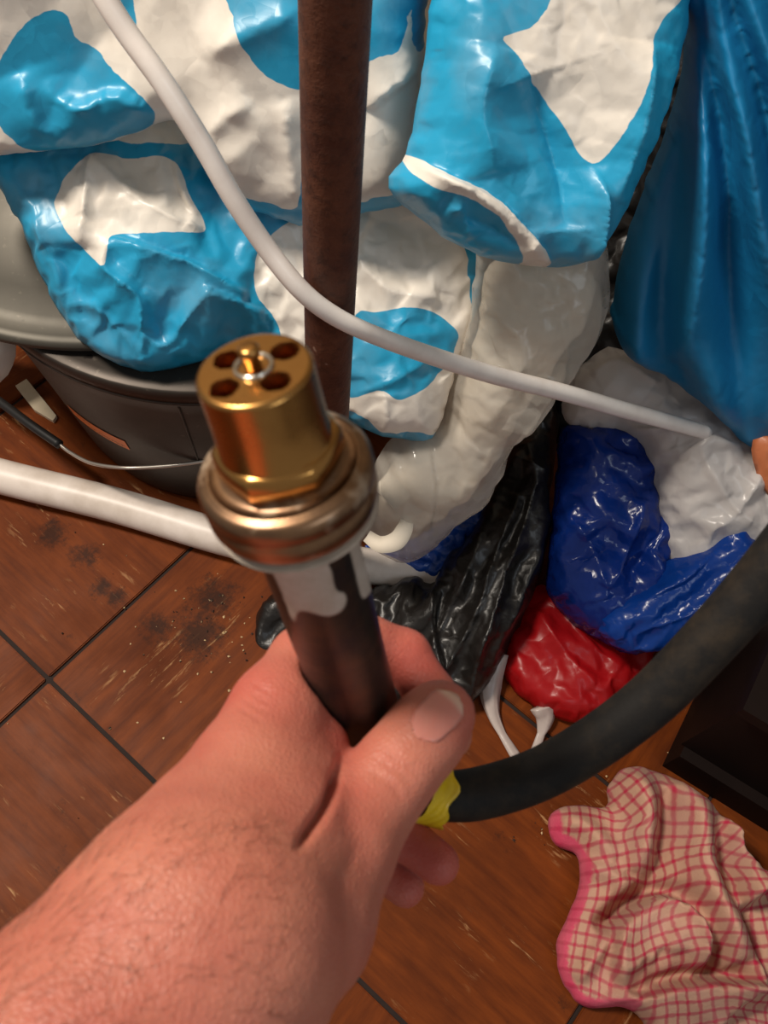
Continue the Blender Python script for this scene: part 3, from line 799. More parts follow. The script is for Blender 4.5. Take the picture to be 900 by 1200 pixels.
bag('red_bag', 'thin red plastic bag on the floor between the black bag and the hose', 'bag',
    [(625, 690), (605, 728), (591, 762), (592, 792), (612, 817), (642, 836), (678, 846), (715, 834), (765, 775), (765, 740), (720, 705), (670, 690)],
    [(630, 700, .97), (760, 750, .95), (660, 840, .915)], 0.028, M_RED, Tb=0.02, rim=40, seed=81, fine=((14, .0012, .9, 3),), grow=.1, step=9, gdir=(.9, .03),
    crumple=[(36, .005, 0.9, 1.8), (18, .003, 0.9, 1.4)],
    creases=[('ridge', [(622, 720), (650, 770), (690, 810)], .006, 6), ('ridge', [(640, 700), (680, 760), (720, 790)], .006, 6)])
bag('blue_bag', 'small patch of bright blue bag between the cloudy bag and the black bag', 'bag',
    [(430, 640), (462, 640), (500, 620), (535, 590), (575, 580), (570, 610), (540, 650), (522, 672), (505, 680), (470, 668), (445, 655)],
    [(450, 645, .975), (560, 590, .98), (510, 680, .96)], 0.018, m_film('royal_blue_film', srgb(20, 70, 160), 0.3, 0.5, 60), Tb=0.01, rim=22, seed=83, grow=.1, step=5.5,
    crumple=[(20, .005, 0.6, 1.6)])
# twisted white handles
def handle(name, label, pts, w0, seed):
    pts = o([floor_at(x, y, z) for x, y, z in pts]); q = catmull(pts, n=10); n = len(q)
    rs2 = np.random.RandomState(seed); V = []; k = 14
    ww = np.interp(np.linspace(0, 1, n), np.linspace(0, 1, len(w0)), w0)
    ph = rs2.uniform(0, 6, 4)
    for i in range(n):
        tg = q[min(i + 1, n - 1)] - q[max(i - 1, 0)]; tg /= np.linalg.norm(tg)
        up = o([0, 0, 1.0]); sd = np.cross(tg, up); sd /= np.linalg.norm(sd); up2 = np.cross(sd, tg)
        for j in range(k):
            a = 2 * math.pi * j / k
            r = 1 + 0.16 * math.sin(5 * a + ph[0] + i * 0.12) + 0.1 * math.sin(3 * a + ph[1])
            V.append(q[i] + sd * math.cos(a) * ww[i] * r + up2 * math.sin(a) * min(ww[i] * 0.45, 0.006) * r)
    Fc = [(i * k + j, i * k + (j + 1) % k, (i + 1) * k + (j + 1) % k, (i + 1) * k + j) for i in range(n - 1) for j in range(k)]
    Fc += [tuple(range(k))[::-1], tuple((n - 1) * k + j for j in range(k))]
    return tag(mk(name, V, Fc, M_STRIP), label, 'bag handle')
handle('bag_handle', 'long white twisted bag handle on the floor beside the black bag', [(585, 765, .03), (574, 805, .012), (577, 835, .006), (588, 860, .004), (604, 886, .004)], [.010, .011, .0065, .0042, .0055], 1)
handle('bag_handle', 'short white twisted bag handle under the edge of the red bag', [(636, 828, .02), (638, 842, .012), (634, 860, .006), (626, 882, .004)], [.013, .010, .004, .004], 2)
bag('orange_packet', 'orange packet at the right edge beside the white bag', 'packet', [(884, 515), (915, 505), (960, 520), (950, 590), (905, 585), (886, 550)],
    [(890, 520, .82), (940, 520, .82), (900, 580, .84)], 0.006, m_film('orange_film', srgb(190, 110, 70), 0.4, 0.2), Tb=0.006, rim=14, seed=85, sub=1, crumple=[(30, .002, 0, 1)])
bag('white_bag', 'pale plastic bag at the left edge below the lid', 'bag', [(-60, 380), (0, 392), (14, 400), (19, 420), (12, 436), (0, 446), (-60, 450)],
    [(-50, 390, 1.0), (10, 400, 1.0), (-20, 450, 1.03)], 0.03, M_WFILM, Tb=0.03, rim=25, seed=87, sub=1, crumple=[(25, .004, 0, 1)])
# crumbs on the floor
rs3 = np.random.RandomState(8); gs = []
for k in range(120):
    if k < 60: x, y = rs3.normal(245, 32), rs3.normal(735, 28)
    elif k < 85: x, y = rs3.uniform(0, 260), rs3.uniform(620, 1100)
    else: x, y = rs3.uniform(560, 800), rs3.uniform(820, 1000)
    r = rs3.uniform(.0006, .0017); c = floor_at(x, y, r * 0.6)
    base = o([(1, 0, 0), (-1, 0, 0), (0, 1, 0), (0, -1, 0), (0, 0, .7), (0, 0, -.7)], float) * r * rs3.uniform(.5, 1.5, (6, 1))
    gs.append((base + c, [(0, 2, 4), (2, 1, 4), (1, 3, 4), (3, 0, 4), (2, 0, 5), (1, 2, 5), (3, 1, 5), (0, 3, 5)]))
V, Fc = join(gs)
def m_crumb():
    t = NT('crumbs'); n = t.noise(60, 1)
    c = t.mix(t.ramp(n, 0.48, 0.52), srgb(50, 30, 18), srgb(205, 175, 130)); return t.done(t.pbr(c, 0.8))
tag(mk('floor_crumbs', V, Fc, m_crumb(), smooth=False), 'scattered crumbs and grit on the brown floor tiles', 'crumbs', None, 'stuff')

# ------------------------------------------------------------------ burner tube with brass head, in the hand
T0 = P(297, 432, .185); T1 = P(418, 820, .290)
TA = (T1 - T0) / np.linalg.norm(T1 - T0)
def m_brass(name, col, col2, rough, amt=0.5, scale=60):
    t = NT(name)
    n = t.noise(scale, 4, 0.6); n2 = t.noise(420, 3, 0.6)
    c = t.mix(t.math('MULTIPLY', t.ramp(n, 0.45, 0.7), amt), col, col2)
    return t.done(t.pbr(c, t.math('ADD', t.math('MULTIPLY', n, 0.2), rough), 1.0, t.bump(n2, 0.04, 0.0006)))
M_BRASS = m_brass('bright_brass', srgb(186, 138, 78), srgb(134, 90, 50), 0.16, 0.35)
def m_tarn():
    t = NT('tarnished_brass'); n = t.noise(70, 5, 0.65); n2 = t.noise(260, 3)
    c = t.mix(t.ramp(n, 0.35, 0.7), srgb(152, 118, 88), srgb(118, 92, 72))
    pale = t.ramp(t.noise(48, 4, 0.7), 0.52, 0.70)
    c = t.mix(t.math('MULTIPLY', pale, 0.7), c, srgb(196, 180, 158))
    return t.done(t.pbr(c, t.math('ADD', t.math('MULTIPLY', pale, 0.3), 0.33), t.math('SUBTRACT', 0.95, t.math('MULTIPLY', pale, 0.6)), t.bump(n2, 0.08, 0.0006)))
M_BRASS_D = m_tarn() or m_brass('tarnished_brass', srgb(168, 134, 102), srgb(122, 96, 76), 0.34, 0.7, 90)
M_HOLE = m_brass('hole_brass', srgb(176, 108, 54), srgb(100, 58, 32), 0.4, 0.6)
def m_tube():
    t = NT('blackened_steel_tube')
    n = t.noise(70, 5, 0.65)
    c = t.mix(t.ramp(n, 0.35, 0.7), srgb(56, 54, 56), srgb(84, 72, 60))
    ink = t.ramp(t.attr('ink'), -1.5, 1.5)
    c = t.mix(ink, c, t.mix(t.ramp(n, 0.3, 0.7), srgb(168, 152, 136), srgb(196, 186, 176)))
    ro = t.mix(ink, (0.34, 0.34, 0.34, 1), (0.7, 0.7, 0.7, 1))
    me = t.math('SUBTRACT', 0.75, t.math('MULTIPLY', ink, 0.6))
    return t.done(t.pbr(c, ro, me, t.bump(t.math('ADD', n, t.math('MULTIPLY', ink, 0.6)), 0.2, 0.001)))
torch = root('burner_tube', T0 + TA * 0.15, 'brass tipped burner tube with a flange, gripped in the hand', 'burner')
rt = 0.0131
# brass head: side wall, then a face plate pierced by four holes
prof = [(0.0009, rt - 0.0000), (0.0020, rt), (0.010, rt + 0.0001), (0.0195, rt + 0.0004), (0.0205, rt + 0.0007)]
V1, F1 = lathe(prof, T0, TA, 96, False, False)
e1 = np.cross(TA, [0.3, 0.1, 1.0]); e1 /= np.linalg.norm(e1); e2 = np.cross(TA, e1)
rightv = M[0] - TA * (M[0] @ TA); rightv /= np.linalg.norm(rightv); upv = np.cross(rightv, TA)
if upv @ (-M[1]) < 0: upv = -upv
HO = [(-0.0063, 0.0042), (0.0066, 0.0052), (-0.0058, -0.0056), (0.0054, -0.0052)]
HR = 0.0035
loops = []; pts2 = []; edges2 = []
def add_loop(cx, cy, r, n):
    s = len(pts2)
    for k in range(n):
        a = 2 * math.pi * k / n; pts2.append(Vector((cx + r * math.cos(a), cy + r * math.sin(a))))
    edges2.extend((s + k, s + (k + 1) % n) for k in range(n))
add_loop(0, 0, rt - 0.0010, 96)
for hx, hy in HO: add_loop(hx, hy, HR, 28)
res = delaunay_2d_cdt(pts2, edges2, [], 1, 1e-7)
tv = np.array([tuple(v) for v in res[0]])
tf = [t for t in res[2] if all(np.hypot(*(tv[list(t)].mean(0) - o(h))) > HR * 0.93 for h in HO)]
def plate(p, s): return T0 + TA * s + p[:, :1] * rightv + p[:, 1:2] * upv
Vp = plate(tv, 0.0)
gs = [(V1, F1), (Vp, [tuple(t) for t in tf])]
a = np.linspace(0, 2 * np.pi, 96, endpoint=False)
ring = []
for s, r in ((0.0, rt - 0.0010), (0.0002, rt - 0.0004), (0.0009, rt)):
    ring.append(plate(np.stack([np.cos(a), np.sin(a)], 1) * r, s))
gs.append((np.concatenate(ring), [(i * 96 + k, i * 96 + (k + 1) % 96, (i + 1) * 96 + (k + 1) % 96, (i + 1) * 96 + k) for i in range(2) for k in range(96)]))
mk('brass_head', *join(gs), M_BRASS, torch)
for hx, hy in HO:
    a = np.linspace(0, 2 * np.pi, 28, endpoint=False); c = np.stack([np.cos(a), np.sin(a)], 1)
    rr = [plate(o([[hx, hy]]) + c * HR, 0.0), plate(o([[hx, hy]]) + c * HR * 0.98, 0.0006), plate(o([[hx, hy]]) + c * HR * 0.95, 0.006)]
    Fh = [(i * 28 + k, (i + 1) * 28 + k, (i + 1) * 28 + (k + 1) % 28, i * 28 + (k + 1) % 28) for i in range(2) for k in range(28)] + [tuple(56 + k for k in range(28))]
    mk('gas_hole', np.concatenate(rr), Fh, M_HOLE, torch)
PC = T0 + rightv * 0.0 + upv * 0.0006
def ringp(prof, mat, nm, c=PC, **k):
    V, Fc = lathe(prof, c, TA, k.pop('n', 32), k.pop('c0', True), k.pop('c1', True), **k); return mk(nm, V, Fc, mat, torch)
ringp([(-0.0055, 0.0004), (-0.0055, 0.0018), (-0.0050, 0.0024), (-0.0032, 0.0024), (-0.0030, 0.0019), (0.001, 0.0019)], M_BRASS, 'pin')
M_SILVER = m_plain('bright_steel', srgb(225, 218, 206), 0.18, 1.0, var=0.05)
ringp([(0.0002, 0.0036), (-0.0007, 0.0037), (-0.0009, 0.0042), (-0.0006, 0.0046), (0.0002, 0.0046)], M_SILVER, 'washer', c0=False, c1=False)
# collar (hexagonal), flange, neck, tube
ringp([(0.0200, 0.0138), (0.0208, 0.0152), (0.0216, 0.0157), (0.0262, 0.0160), (0.0272, 0.0150), (0.0274, 0.0130)], M_BRASS, 'hex_collar', T0, n=96, poly=(6, 0.45))
ringp([(0.0262, 0.0130), (0.0288, 0.0150), (0.0292, 0.0178), (0.0286, 0.0183), (0.0285, 0.0188), (0.0290, 0.0193), (0.0291, 0.0200), (0.0298, 0.0211), (0.0312, 0.0219), (0.0340, 0.0220), (0.0348, 0.0214),
       (0.0358, 0.0213), (0.0366, 0.0218), (0.0400, 0.0218), (0.0418, 0.0212), (0.0432, 0.0202), (0.0446, 0.0185), (0.0450, 0.0150)], M_BRASS_D, 'flange', T0, n=96)
ringp([(0.0448, 0.0205), (0.0452, 0.0210), (0.0462, 0.0205), (0.047, 0.0185), (0.0485, 0.0152), (0.050, 0.0138)], m_plain('sealing_paste', srgb(186, 172, 156), 0.65, 0.1, var=0.2, scale=60, bump=0.4), 'paste_ring', T0, n=72)
prof = [(0.046, 0.0138)] + [(0.048 + 0.110 * k / 60, 0.01365 if k < 30 else 0.0135) for k in range(61)]
V, Fc = lathe(prof, T0, TA, 72, True, True)
cc = (V - CAM) @ M.T; pxy = np.stack([cc[:, 0] / cc[:, 2] * F + 450, cc[:, 1] / cc[:, 2] * F + 600], 1)
facing = ((V - (T0 + ((V - T0) @ TA)[:, None] * TA)) @ -M[2]) > -0.004
st = polys([[(318, 655), (372, 652), (388, 668), (393, 690), (405, 697), (404, 712), (385, 722), (352, 716), (345, 728), (332, 700)], [(405, 628), (424, 622), (432, 660), (436, 690), (424, 700), (414, 660)]])(pxy)
st = np.where(facing, st, -20)
mk('steel_tube', V, Fc, m_tube(), torch, attrs={'ink': st})

# ------------------------------------------------------------------ rubber hose
def m_hose():
    t = NT('black_hose'); n = t.noise(45, 5, 0.7); n2 = t.noise(500, 2)
    c = t.mix(t.math('MULTIPLY', t.ramp(n, 0.44, 0.72), 0.55), srgb(24, 22, 21), srgb(66, 54, 40))
    c = t.mix(t.ramp(t.noise(130, 1), 0.80, 0.83), c, srgb(170, 160, 150))
    return t.done(t.pbr(c, 0.68, 0, t.bump(n2, 0.12, 0.001), Specular_IOR_Level=0.25))
hp = [(452, 905, .318), (478, 925, .330), (512, 932, .340), (560, 930, .345), (630, 908, .345), (700, 868, .340), (765, 818, .332), (830, 752, .320), (885, 690, .310), (940, 622, .300), (1010, 540, .295), (1090, 470, .31), (1170, 440, .37), (1230, 470, .50), (1240, 560, .68), (1230, 640, .86)]
hose = root('rubber_hose', P(560, 930, .345), 'thick black rubber hose running from the hand to the right edge', 'hose')
V, Fc = sweep([P(*q) for q in hp], [.0098] * 3 + [.0104] * (len(hp) - 3), 40, 0.003)
mk('hose_body', V, Fc, m_hose(), hose)
tp = catmull(o([P(*q) for q in hp[1:4]]), n=20)
M_TAPE = m_plain('yellow_tape', srgb(226, 190, 30), 0.35, var=0.12, scale=80, bump=0.1, dark=srgb(150, 118, 20))
seg = tp[3:22]; V = []; k = 40; tg0 = None; rs4 = np.random.RandomState(4)
jag = [0.6 * math.sin(3 * 2 * math.pi * j / k + 1) + 0.5 * math.sin(7 * 2 * math.pi * j / k) for j in range(k)]
tgs = np.gradient(seg, axis=0); tgs /= np.linalg.norm(tgs, axis=1)[:, None]
nr = np.cross(tgs[0], [0, 0, 1.0]); nr /= np.linalg.norm(nr)
for i in range(len(seg)):
    nr = nr - tgs[i] * (nr @ tgs[i]); nr /= np.linalg.norm(nr); bn = np.cross(tgs[i], nr)
    for j in range(k):
        an = 2 * math.pi * j / k
        r = 0.0112 + 0.0003 * math.sin(9 * an + i) + 0.0026 * (i / len(seg)) ** 3 * (0.6 + 0.4 * math.sin(2 * an))
        V.append(seg[i] + (nr * math.cos(an) + bn * math.sin(an)) * r + tgs[i] * (jag[j] * 0.0028 * (i / len(seg))))
Fc = [(i * k + j, i * k + (j + 1) % k, (i + 1) * k + (j + 1) % k, (i + 1) * k + j) for i in range(len(seg) - 1) for j in range(k)]
ot = mk('yellow_tape', V, Fc, M_TAPE, hose); ot['label'] = 'torn yellow tape'
sm = ot.modifiers.new('thick', 'SOLIDIFY'); sm.thickness = 0.0005

# ------------------------------------------------------------------ the hand (one continuous body)
import openvdb
VOX = 0.00125
def J(x, y, d, r): return np.r_[P(x, y, d), r]
class SDF:
    def __init__(s, lo, hi):
        s.lo = o(lo); s.n = np.ceil((o(hi) - s.lo) / VOX).astype(int) + 1
    def blank(s): return np.full(s.n, 0.03, np.float32)
    def cone(s, a, b):
        """field of a tapered capsule on its neighbourhood only"""
        lo = np.minimum(a[:3] - a[3], b[:3] - b[3]) - 0.022; hi = np.maximum(a[:3] + a[3], b[:3] + b[3]) + 0.022
        i0 = np.clip(((lo - s.lo) / VOX).astype(int), 0, s.n - 1); i1 = np.clip(((hi - s.lo) / VOX).astype(int) + 1, 1, s.n)
        ax = [(s.lo[k] + np.arange(i0[k], i1[k]) * VOX).astype(np.float32) for k in range(3)]
        X, Y, Z = np.meshgrid(*ax, indexing='ij')
        d = b[:3] - a[:3]; L = max(d @ d, 1e-9)
        wx, wy, wz = X - a[0], Y - a[1], Z - a[2]
        t = np.clip((wx * d[0] + wy * d[1] + wz * d[2]) / L, 0, 1)
        r = a[3] + (b[3] - a[3]) * t
        f = np.sqrt((wx - t * d[0]) ** 2 + (wy - t * d[1]) ** 2 + (wz - t * d[2]) ** 2) - r
        return tuple(slice(i0[k], i1[k]) for k in range(3)), f.astype(np.float32)
    def smin(s, A, sl, f, k):
        a = A[sl]; h = np.clip(0.5 + 0.5 * (a - f) / k, 0, 1)
        A[sl] = a * (1 - h) + f * h - k * h * (1 - h)
    def chain(s, A, js, k):
        for a, b in zip(js[:-1], js[1:]):
            sl, f = s.cone(a, b); s.smin(A, sl, f, k)
# joints: pixel station, distance, radius
wrist = J(238, 1100, .222, .0325)
arm = [J(-60, 1440, .185, .041), J(60, 1320, .195, .0385), J(150, 1205, .208, .0345), wrist]
back = [wrist, J(268, 1000, .243, .0265), J(300, 905, .258, .0175)]
back2 = [wrist, J(318, 1000, .246, .0240), J(348, 925, .262, .0150)]
palm = [wrist, J(310, 1010, .262, .0240), J(320, 930, .288, .0150)]
index = [J(298, 900, .257, .0175), J(325, 835, .272, .0145), J(356, 775, .289, .0118), J(372, 758, .297, .0105), J(430, 752, .309, .0095), J(474, 768, .313, .0094), J(505, 815, .308, .0090), J(526, 862, .300, .0083)]
web = [J(352, 925, .262, .0125), J(372, 880, .275, .0085), J(368, 835, .282, .0075)]
thumb = [J(285, 1130, .226, .0250), J(345, 1075, .236, .0220), J(396, 995, .251, .0165), J(432, 945, .262, .0136), J(462, 905, .268, .0128), J(492, 868, .273, .0119), J(519, 838, .277, .0102)]
thumbw = [J(470, 893, .268, .0118), J(500, 858, .2735, .0118), J(512, 838, .277, .0108)]
middle = [J(310, 930, .290, .0140), J(345, 870, .325, .0110), J(390, 860, .348, .0100), J(440, 930, .350, .0094), J(470, 978, .340, .0092), J(514, 1012, .330, .0082)]
ring = [J(300, 960, .292, .0135), J(340, 910, .335, .0105), J(385, 910, .358, .0098), J(425, 975, .358, .0090), J(446, 1016, .350, .0087), J(475, 1040, .343, .0078)]
little = [J(290, 1000, .290, .0125), J(325, 960, .335, .0095), J(360, 970, .350, .0088), J(390, 1020, .350, .0080), J(405, 1045, .345, .0072)]
allj = np.array(arm + back + index + thumb + middle + ring + little + palm)
lo = (allj[:, :3] - allj[:, 3:]).min(0) - 0.012; hi = (allj[:, :3] + allj[:, 3:]).max(0) + 0.012
sd = SDF(lo, hi)
A = sd.blank()
sd.chain(A, arm, 0.012); sd.chain(A, back, 0.012); sd.chain(A, back2, 0.012); sd.chain(A, palm, 0.012)
sd.chain(A, index[:3], 0.007); sd.chain(A, index[2:], 0.003); sd.chain(A, web, 0.008)
for fg in (middle, ring, little):
    B = sd.blank(); sd.chain(B, fg, 0.003)
    full = tuple(slice(None) for _ in range(3)); sd.smin(A, full, B, 0.0022)
B = sd.blank(); sd.chain(B, thumb, 0.005); sd.chain(B, thumbw, 0.004)
sl, f = sd.cone(J(318, 1075, .238, .0220), J(360, 1020, .250, .0140)); sd.smin(B, sl, f, 0.008)
sd.smin(A, full, B, 0.0032)
# the tube and the hose press into the flesh
tb = [np.r_[T0 + TA * 0.05, 0.0137], np.r_[T0 + TA * 0.158, 0.0137]]
sl, f = sd.cone(*tb); A[sl] = np.maximum(A[sl], -(f - 0.0001))
hq = [np.r_[P(*q), 0.0112] for q in hp[:7]]
for a, b in zip(hq[:-1], hq[1:]):
    sl, f = sd.cone(a, b); A[sl] = np.maximum(A[sl], -(f - 0.0001))
for p0, p1 in ():
    pass
grid = openvdb.FloatGrid(background=0.03); grid.copyFromArray(A); 
hv, hquads = grid.convertToQuads(isovalue=0.0)
HV = np.asarray(hv, float) * VOX + sd.lo
HF = np.asarray(hquads)
# smooth, then press the creases in
def adj_smooth(V, Fq, it, lam=0.5):
    e = np.concatenate([Fq[:, [0, 1]], Fq[:, [1, 2]], Fq[:, [2, 3]], Fq[:, [3, 0]]])
    e = np.concatenate([e, e[:, ::-1]]); n = len(V); cnt = np.bincount(e[:, 0], minlength=n)[:, None]
    for _ in range(it):
        s = np.stack([np.bincount(e[:, 0], V[e[:, 1], k], n) for k in range(3)], 1) / np.maximum(cnt, 1)
        V = V + lam * (s - V)
    return V
HV = adj_smooth(HV, HF, 4)
def vnorm(V, Fq):
    fn = np.cross(V[Fq[:, 2]] - V[Fq[:, 0]], V[Fq[:, 3]] - V[Fq[:, 1]])
    N = np.zeros_like(V)
    for k in range(4):
        for c in range(3): N[:, c] += np.bincount(Fq[:, k], fn[:, c], len(V))
    return N / (np.linalg.norm(N, axis=1)[:, None] + 1e-12)
HN = vnorm(HV, HF)
cen = allj[:, :3].mean(0)
# the quads come out with one winding: make the normals point outwards
gi = np.clip(((HV + HN * 0.002 - sd.lo) / VOX).astype(int), 0, sd.n - 1)
if np.median(A[gi[:, 0], gi[:, 1], gi[:, 2]]) < 0: HF = HF[:, ::-1]; HN = -HN
cc = (HV - CAM) @ M.T; HP = np.stack([cc[:, 0] / cc[:, 2] * F + 450, cc[:, 1] / cc[:, 2] * F + 600], 1); HD = cc[:, 2]
see = (HN * (CAM - HV)).sum(1) > 0
disp = np.zeros(len(HV))
def crease(line, depth, wd, dmin, dmax, prof='v'):
    global disp
    m = see & (HD > dmin) & (HD < dmax)
    D, Sg, Tt = line_sd(HP[m], catmull(line, n=6) if len(line) > 2 else o(line, float))
    fade = np.clip(np.minimum(Tt, 1 - Tt) * 4, 0, 1)
    disp[m] -= depth * np.exp(-(D / wd) ** 2) * fade
# thumb knuckle folds, web crease, index knuckle folds, wrist lines
for k, (ln) in enumerate([[(437, 885), (455, 897), (470, 905), (487, 925)], [(447, 872), (462, 888), (478, 898), (497, 915)], [(430, 902), (448, 912), (462, 922), (474, 940)]]):
    crease(ln, .0007, 3.2, .2, .275)
for x0, y0, x1, y1 in ((286, 806, 318, 826), (280, 815, 316, 838), (276, 826, 312, 848), (290, 797, 322, 815)):
    crease([(x0, y0), (x1, y1)], .00045, 2.6, .2, .29)
crease([(345, 1000), (362, 975), (385, 940), (396, 905), (402, 880)], .0042, 6, .2, .285)
for ln in ([(120, 1050), (165, 1085), (215, 1140)], [(95, 1085), (150, 1120), (190, 1170)], [(300, 960), (330, 985), (345, 1002)], [(425, 985), (405, 1025), (395, 1060)]):
    crease(ln, .0003, 6, .15, .28)
fine = vnoise(HP, 16, 3) * .00006 + vnoise(HP, 7, 5) * .00005
HV = HV + HN * (disp + fine)[:, None]
# colouring of the skin itself: redder knuckles and fingertips
red = np.zeros(len(HV))
for x, y, d, r, a in ((300, 820, .27, 60, .9), (350, 760, .285, 45, .5), (480, 780, .31, 60, 1.0), (500, 1000, .33, 90, 1.0), (530, 840, .275, 40, .7), (385, 880, .27, 50, .8), (380, 960, .25, 60, .5), (460, 905, .265, 40, .35)):
    c = P(x, y, d); red = np.maximum(red, a * np.exp(-((np.linalg.norm(HV - c, axis=1) / (r * d / F)) ** 2)))
def m_skin():
    t = NT('skin')
    n = t.noise(26, 4, 0.6); n2 = t.noise(900, 2, 0.5); n3 = t.noise(140, 3, 0.6)
    c = t.mix(t.ramp(n, 0.3, 0.7), srgb(192, 122, 100), srgb(178, 100, 84))
    c = t.mix(t.math('MULTIPLY', t.attr('red'), 0.75), c, srgb(184, 80, 72))
    vo = t.n('ShaderNodeTexVoronoi'); vo.inputs['Scale'].default_value = 230; t.put(vo.inputs['Vector'], t.coord())
    dot = t.math('MULTIPLY', t.math('LESS_THAN', vo.outputs['Distance'], 0.13), t.ramp(t.noise(22, 2), 0.42, 0.6))
    dot = t.math('MULTIPLY', dot, t.attr('hairy'))
    c = t.mix(t.math('MULTIPLY', dot, 0.55), c, srgb(130, 72, 52))
    vl = t.n('ShaderNodeTexVoronoi', feature='DISTANCE_TO_EDGE'); vl.inputs['Scale'].default_value = 620; t.put(vl.inputs['Vector'], t.coord())
    hgt = t.math('ADD', t.math('ADD', t.math('MULTIPLY', n2, 0.5), t.math('MULTIPLY', n3, 0.8)), t.ramp(vl.outputs['Distance'], 0.0, 0.25))
    p = t.pbr(c, 0.48, 0, t.bump(hgt, 0.25, 0.0008), Subsurface_Weight=0.35, Subsurface_Scale=0.006, Specular_IOR_Level=0.35)

    for nd in t.t.nodes:
        if nd.type == 'BSDF_PRINCIPLED': nd.inputs['Subsurface Radius'].default_value = (1.0, 0.35, 0.2)
    return t.done(p)
hairy = sstep(HP[:, 1], 980, 1120)
person = mk('person', HV, HF, m_skin(), attrs={'red': red, 'hairy': hairy})
tag(person, 'bare left hand and forearm gripping the brass tipped tube', 'person')
sb = person.modifiers.new('sub', 'SUBSURF'); sb.levels = 1; sb.render_levels = 1
# thumb nail: a curved plate on the back of the thumb tip
def m_nail():
    t = NT('nail'); u = t.attr('cu')
    c = t.mix(t.ramp(u, 0.80, 0.90), srgb(206, 132, 118), srgb(214, 172, 152))
    return t.done(t.pbr(c, 0.3, 0, t.bump(t.noise(300, 1), 0.03, 0.0005), Subsurface_Weight=0.2, Subsurface_Scale=0.003, Specular_IOR_Level=0.5))
def cast(x, y):
    m = see & (HD < .285); i = np.where(m)[0]
    j = i[((HP[i] - o([x, y])) ** 2).sum(1).argsort()[:6]]
    return HV[j].mean(0), HN[j].mean(0)
nb_, nt_ = o([491., 861.]), o([533., 818.])          # base and free end of the nail in the picture
axp = nt_ - nb_; ax_len = np.linalg.norm(axp); perp = o([-axp[1], axp[0]]) / ax_len
vs, fs, cu = [], [], []; NU, NW = 14, 12
for i in range(NU + 1):
    u = i / NU
    half = 25.0 * (1 - (abs(2 * u - 1.0)) ** 4.5 * 0.55) * (0.90 + 0.10 * u)
    for j in range(NW + 1):
        v = (j / NW * 2 - 1); endc = (1 - v * v) * 4 * (1 if u > 0.5 else -1) * abs(2 * u - 1)
        px = nb_ + axp * u + perp * v * half + axp / ax_len * endc
        q, nq = cast(*px)
        vs.append(q); cu.append(u)
vs = o(vs).reshape(NU + 1, NW + 1, 3)
for _ in range(6):
    s = vs.copy(); s[1:-1, 1:-1] = (vs[:-2, 1:-1] + vs[2:, 1:-1] + vs[1:-1, :-2] + vs[1:-1, 2:]) / 4; vs = s
_, nn_ = cast(512, 840)
vs = vs + nn_ * 0.0005
for i in range(NU):
    for j in range(NW):
        a = i * (NW + 1) + j; fs.append((a, a + 1, a + NW + 2, a + NW + 1))
nl = mk('thumb_nail', vs.reshape(-1, 3), fs, m_nail(), person, attrs={'cu': cu})
nl.modifiers.new('thick', 'SOLIDIFY').thickness = 0.0007

# fine hairs on the wrist and forearm
rs5 = np.random.RandomState(12)
cand = np.where(see & (HP[:, 1] > 960) & (HP[:, 0] < 330) & (HP[:, 0] > -80) & (HP[:, 1] < 1260) & (HD < .26))[0]
pk = rs5.choice(cand, min(420, len(cand)), replace=False); hvs = []; hfs = []
armdir = (wrist[:3] - arm[0][:3]); armdir /= np.linalg.norm(armdir)
side_ = np.cross(armdir, M[2]); side_ /= np.linalg.norm(side_)
for q in pk:
    n_ = HN[q]; tdir = armdir * rs5.uniform(.2, 1) + side_ * rs5.uniform(-.9, .5); tdir = tdir - n_ * (tdir @ n_); tdir /= np.linalg.norm(tdir)
    ln = rs5.uniform(.004, .010); b_ = np.cross(tdir, n_); base_ = len(hvs)
    for k in range(4):
        u = k / 3; c = HV[q] - n_ * .0002 + tdir * ln * u + n_ * (.0011 * math.sin(u * 2.4)); r = .00006 * (1 - .75 * u)
        for a in range(3):
            an = a * 2.094; hvs.append(c + (b_ * math.cos(an) + n_ * math.sin(an)) * r)
    for k in range(3):
        for a in range(3):
            x = base_ + k * 3 + a; y = base_ + k * 3 + (a + 1) % 3; hfs.append((x, y, y + 3, x + 3))
hr = mk('arm_hair', o(hvs), hfs, m_plain('hair', srgb(92, 54, 36), 0.5), person); hr['kind'] = 'stuff'

# ------------------------------------------------------------------ checked towel on the floor
def m_towel():
    t = NT('checked_cotton')
    u, v = t.attr('cu'), t.attr('cv')
    def lines(x, w):
        f = t.math('ABSOLUTE', t.math('SUBTRACT', t.math('FRACT', x), 0.5))
        return t.ramp(f, w - 0.07, w + 0.07)
    a = lines(u, 0.36); b = lines(v, 0.36)
    both = t.math('MULTIPLY', a, b); any_ = t.math('MAXIMUM', a, b)
    c = t.mix(t.math('MULTIPLY', any_, 0.72), srgb(190, 150, 126), srgb(168, 52, 74))
    c = t.mix(t.math('MULTIPLY', both, 0.9), c, srgb(178, 26, 66))
    hem = t.ramp(t.attr('hem'), 0.0, 1.0)
    c = t.mix(hem, c, t.mix(t.math('MULTIPLY', b, 0.6), srgb(208, 74, 104), srgb(176, 34, 70)))
    n = t.noise(380, 3, 0.7)
    c = t.mix(t.math('MULTIPLY', t.ramp(t.noise(20, 3), 0.4, 0.7), 0.25), c, srgb(190, 140, 140))
    return t.done(t.pbr(c, 0.95, 0, t.bump(t.math('ADD', n, t.math('MULTIPLY', t.math('ADD', a, b), 0.25)), 0.35, 0.0015), Specular_IOR_Level=0.1, Sheen_Weight=0.03))
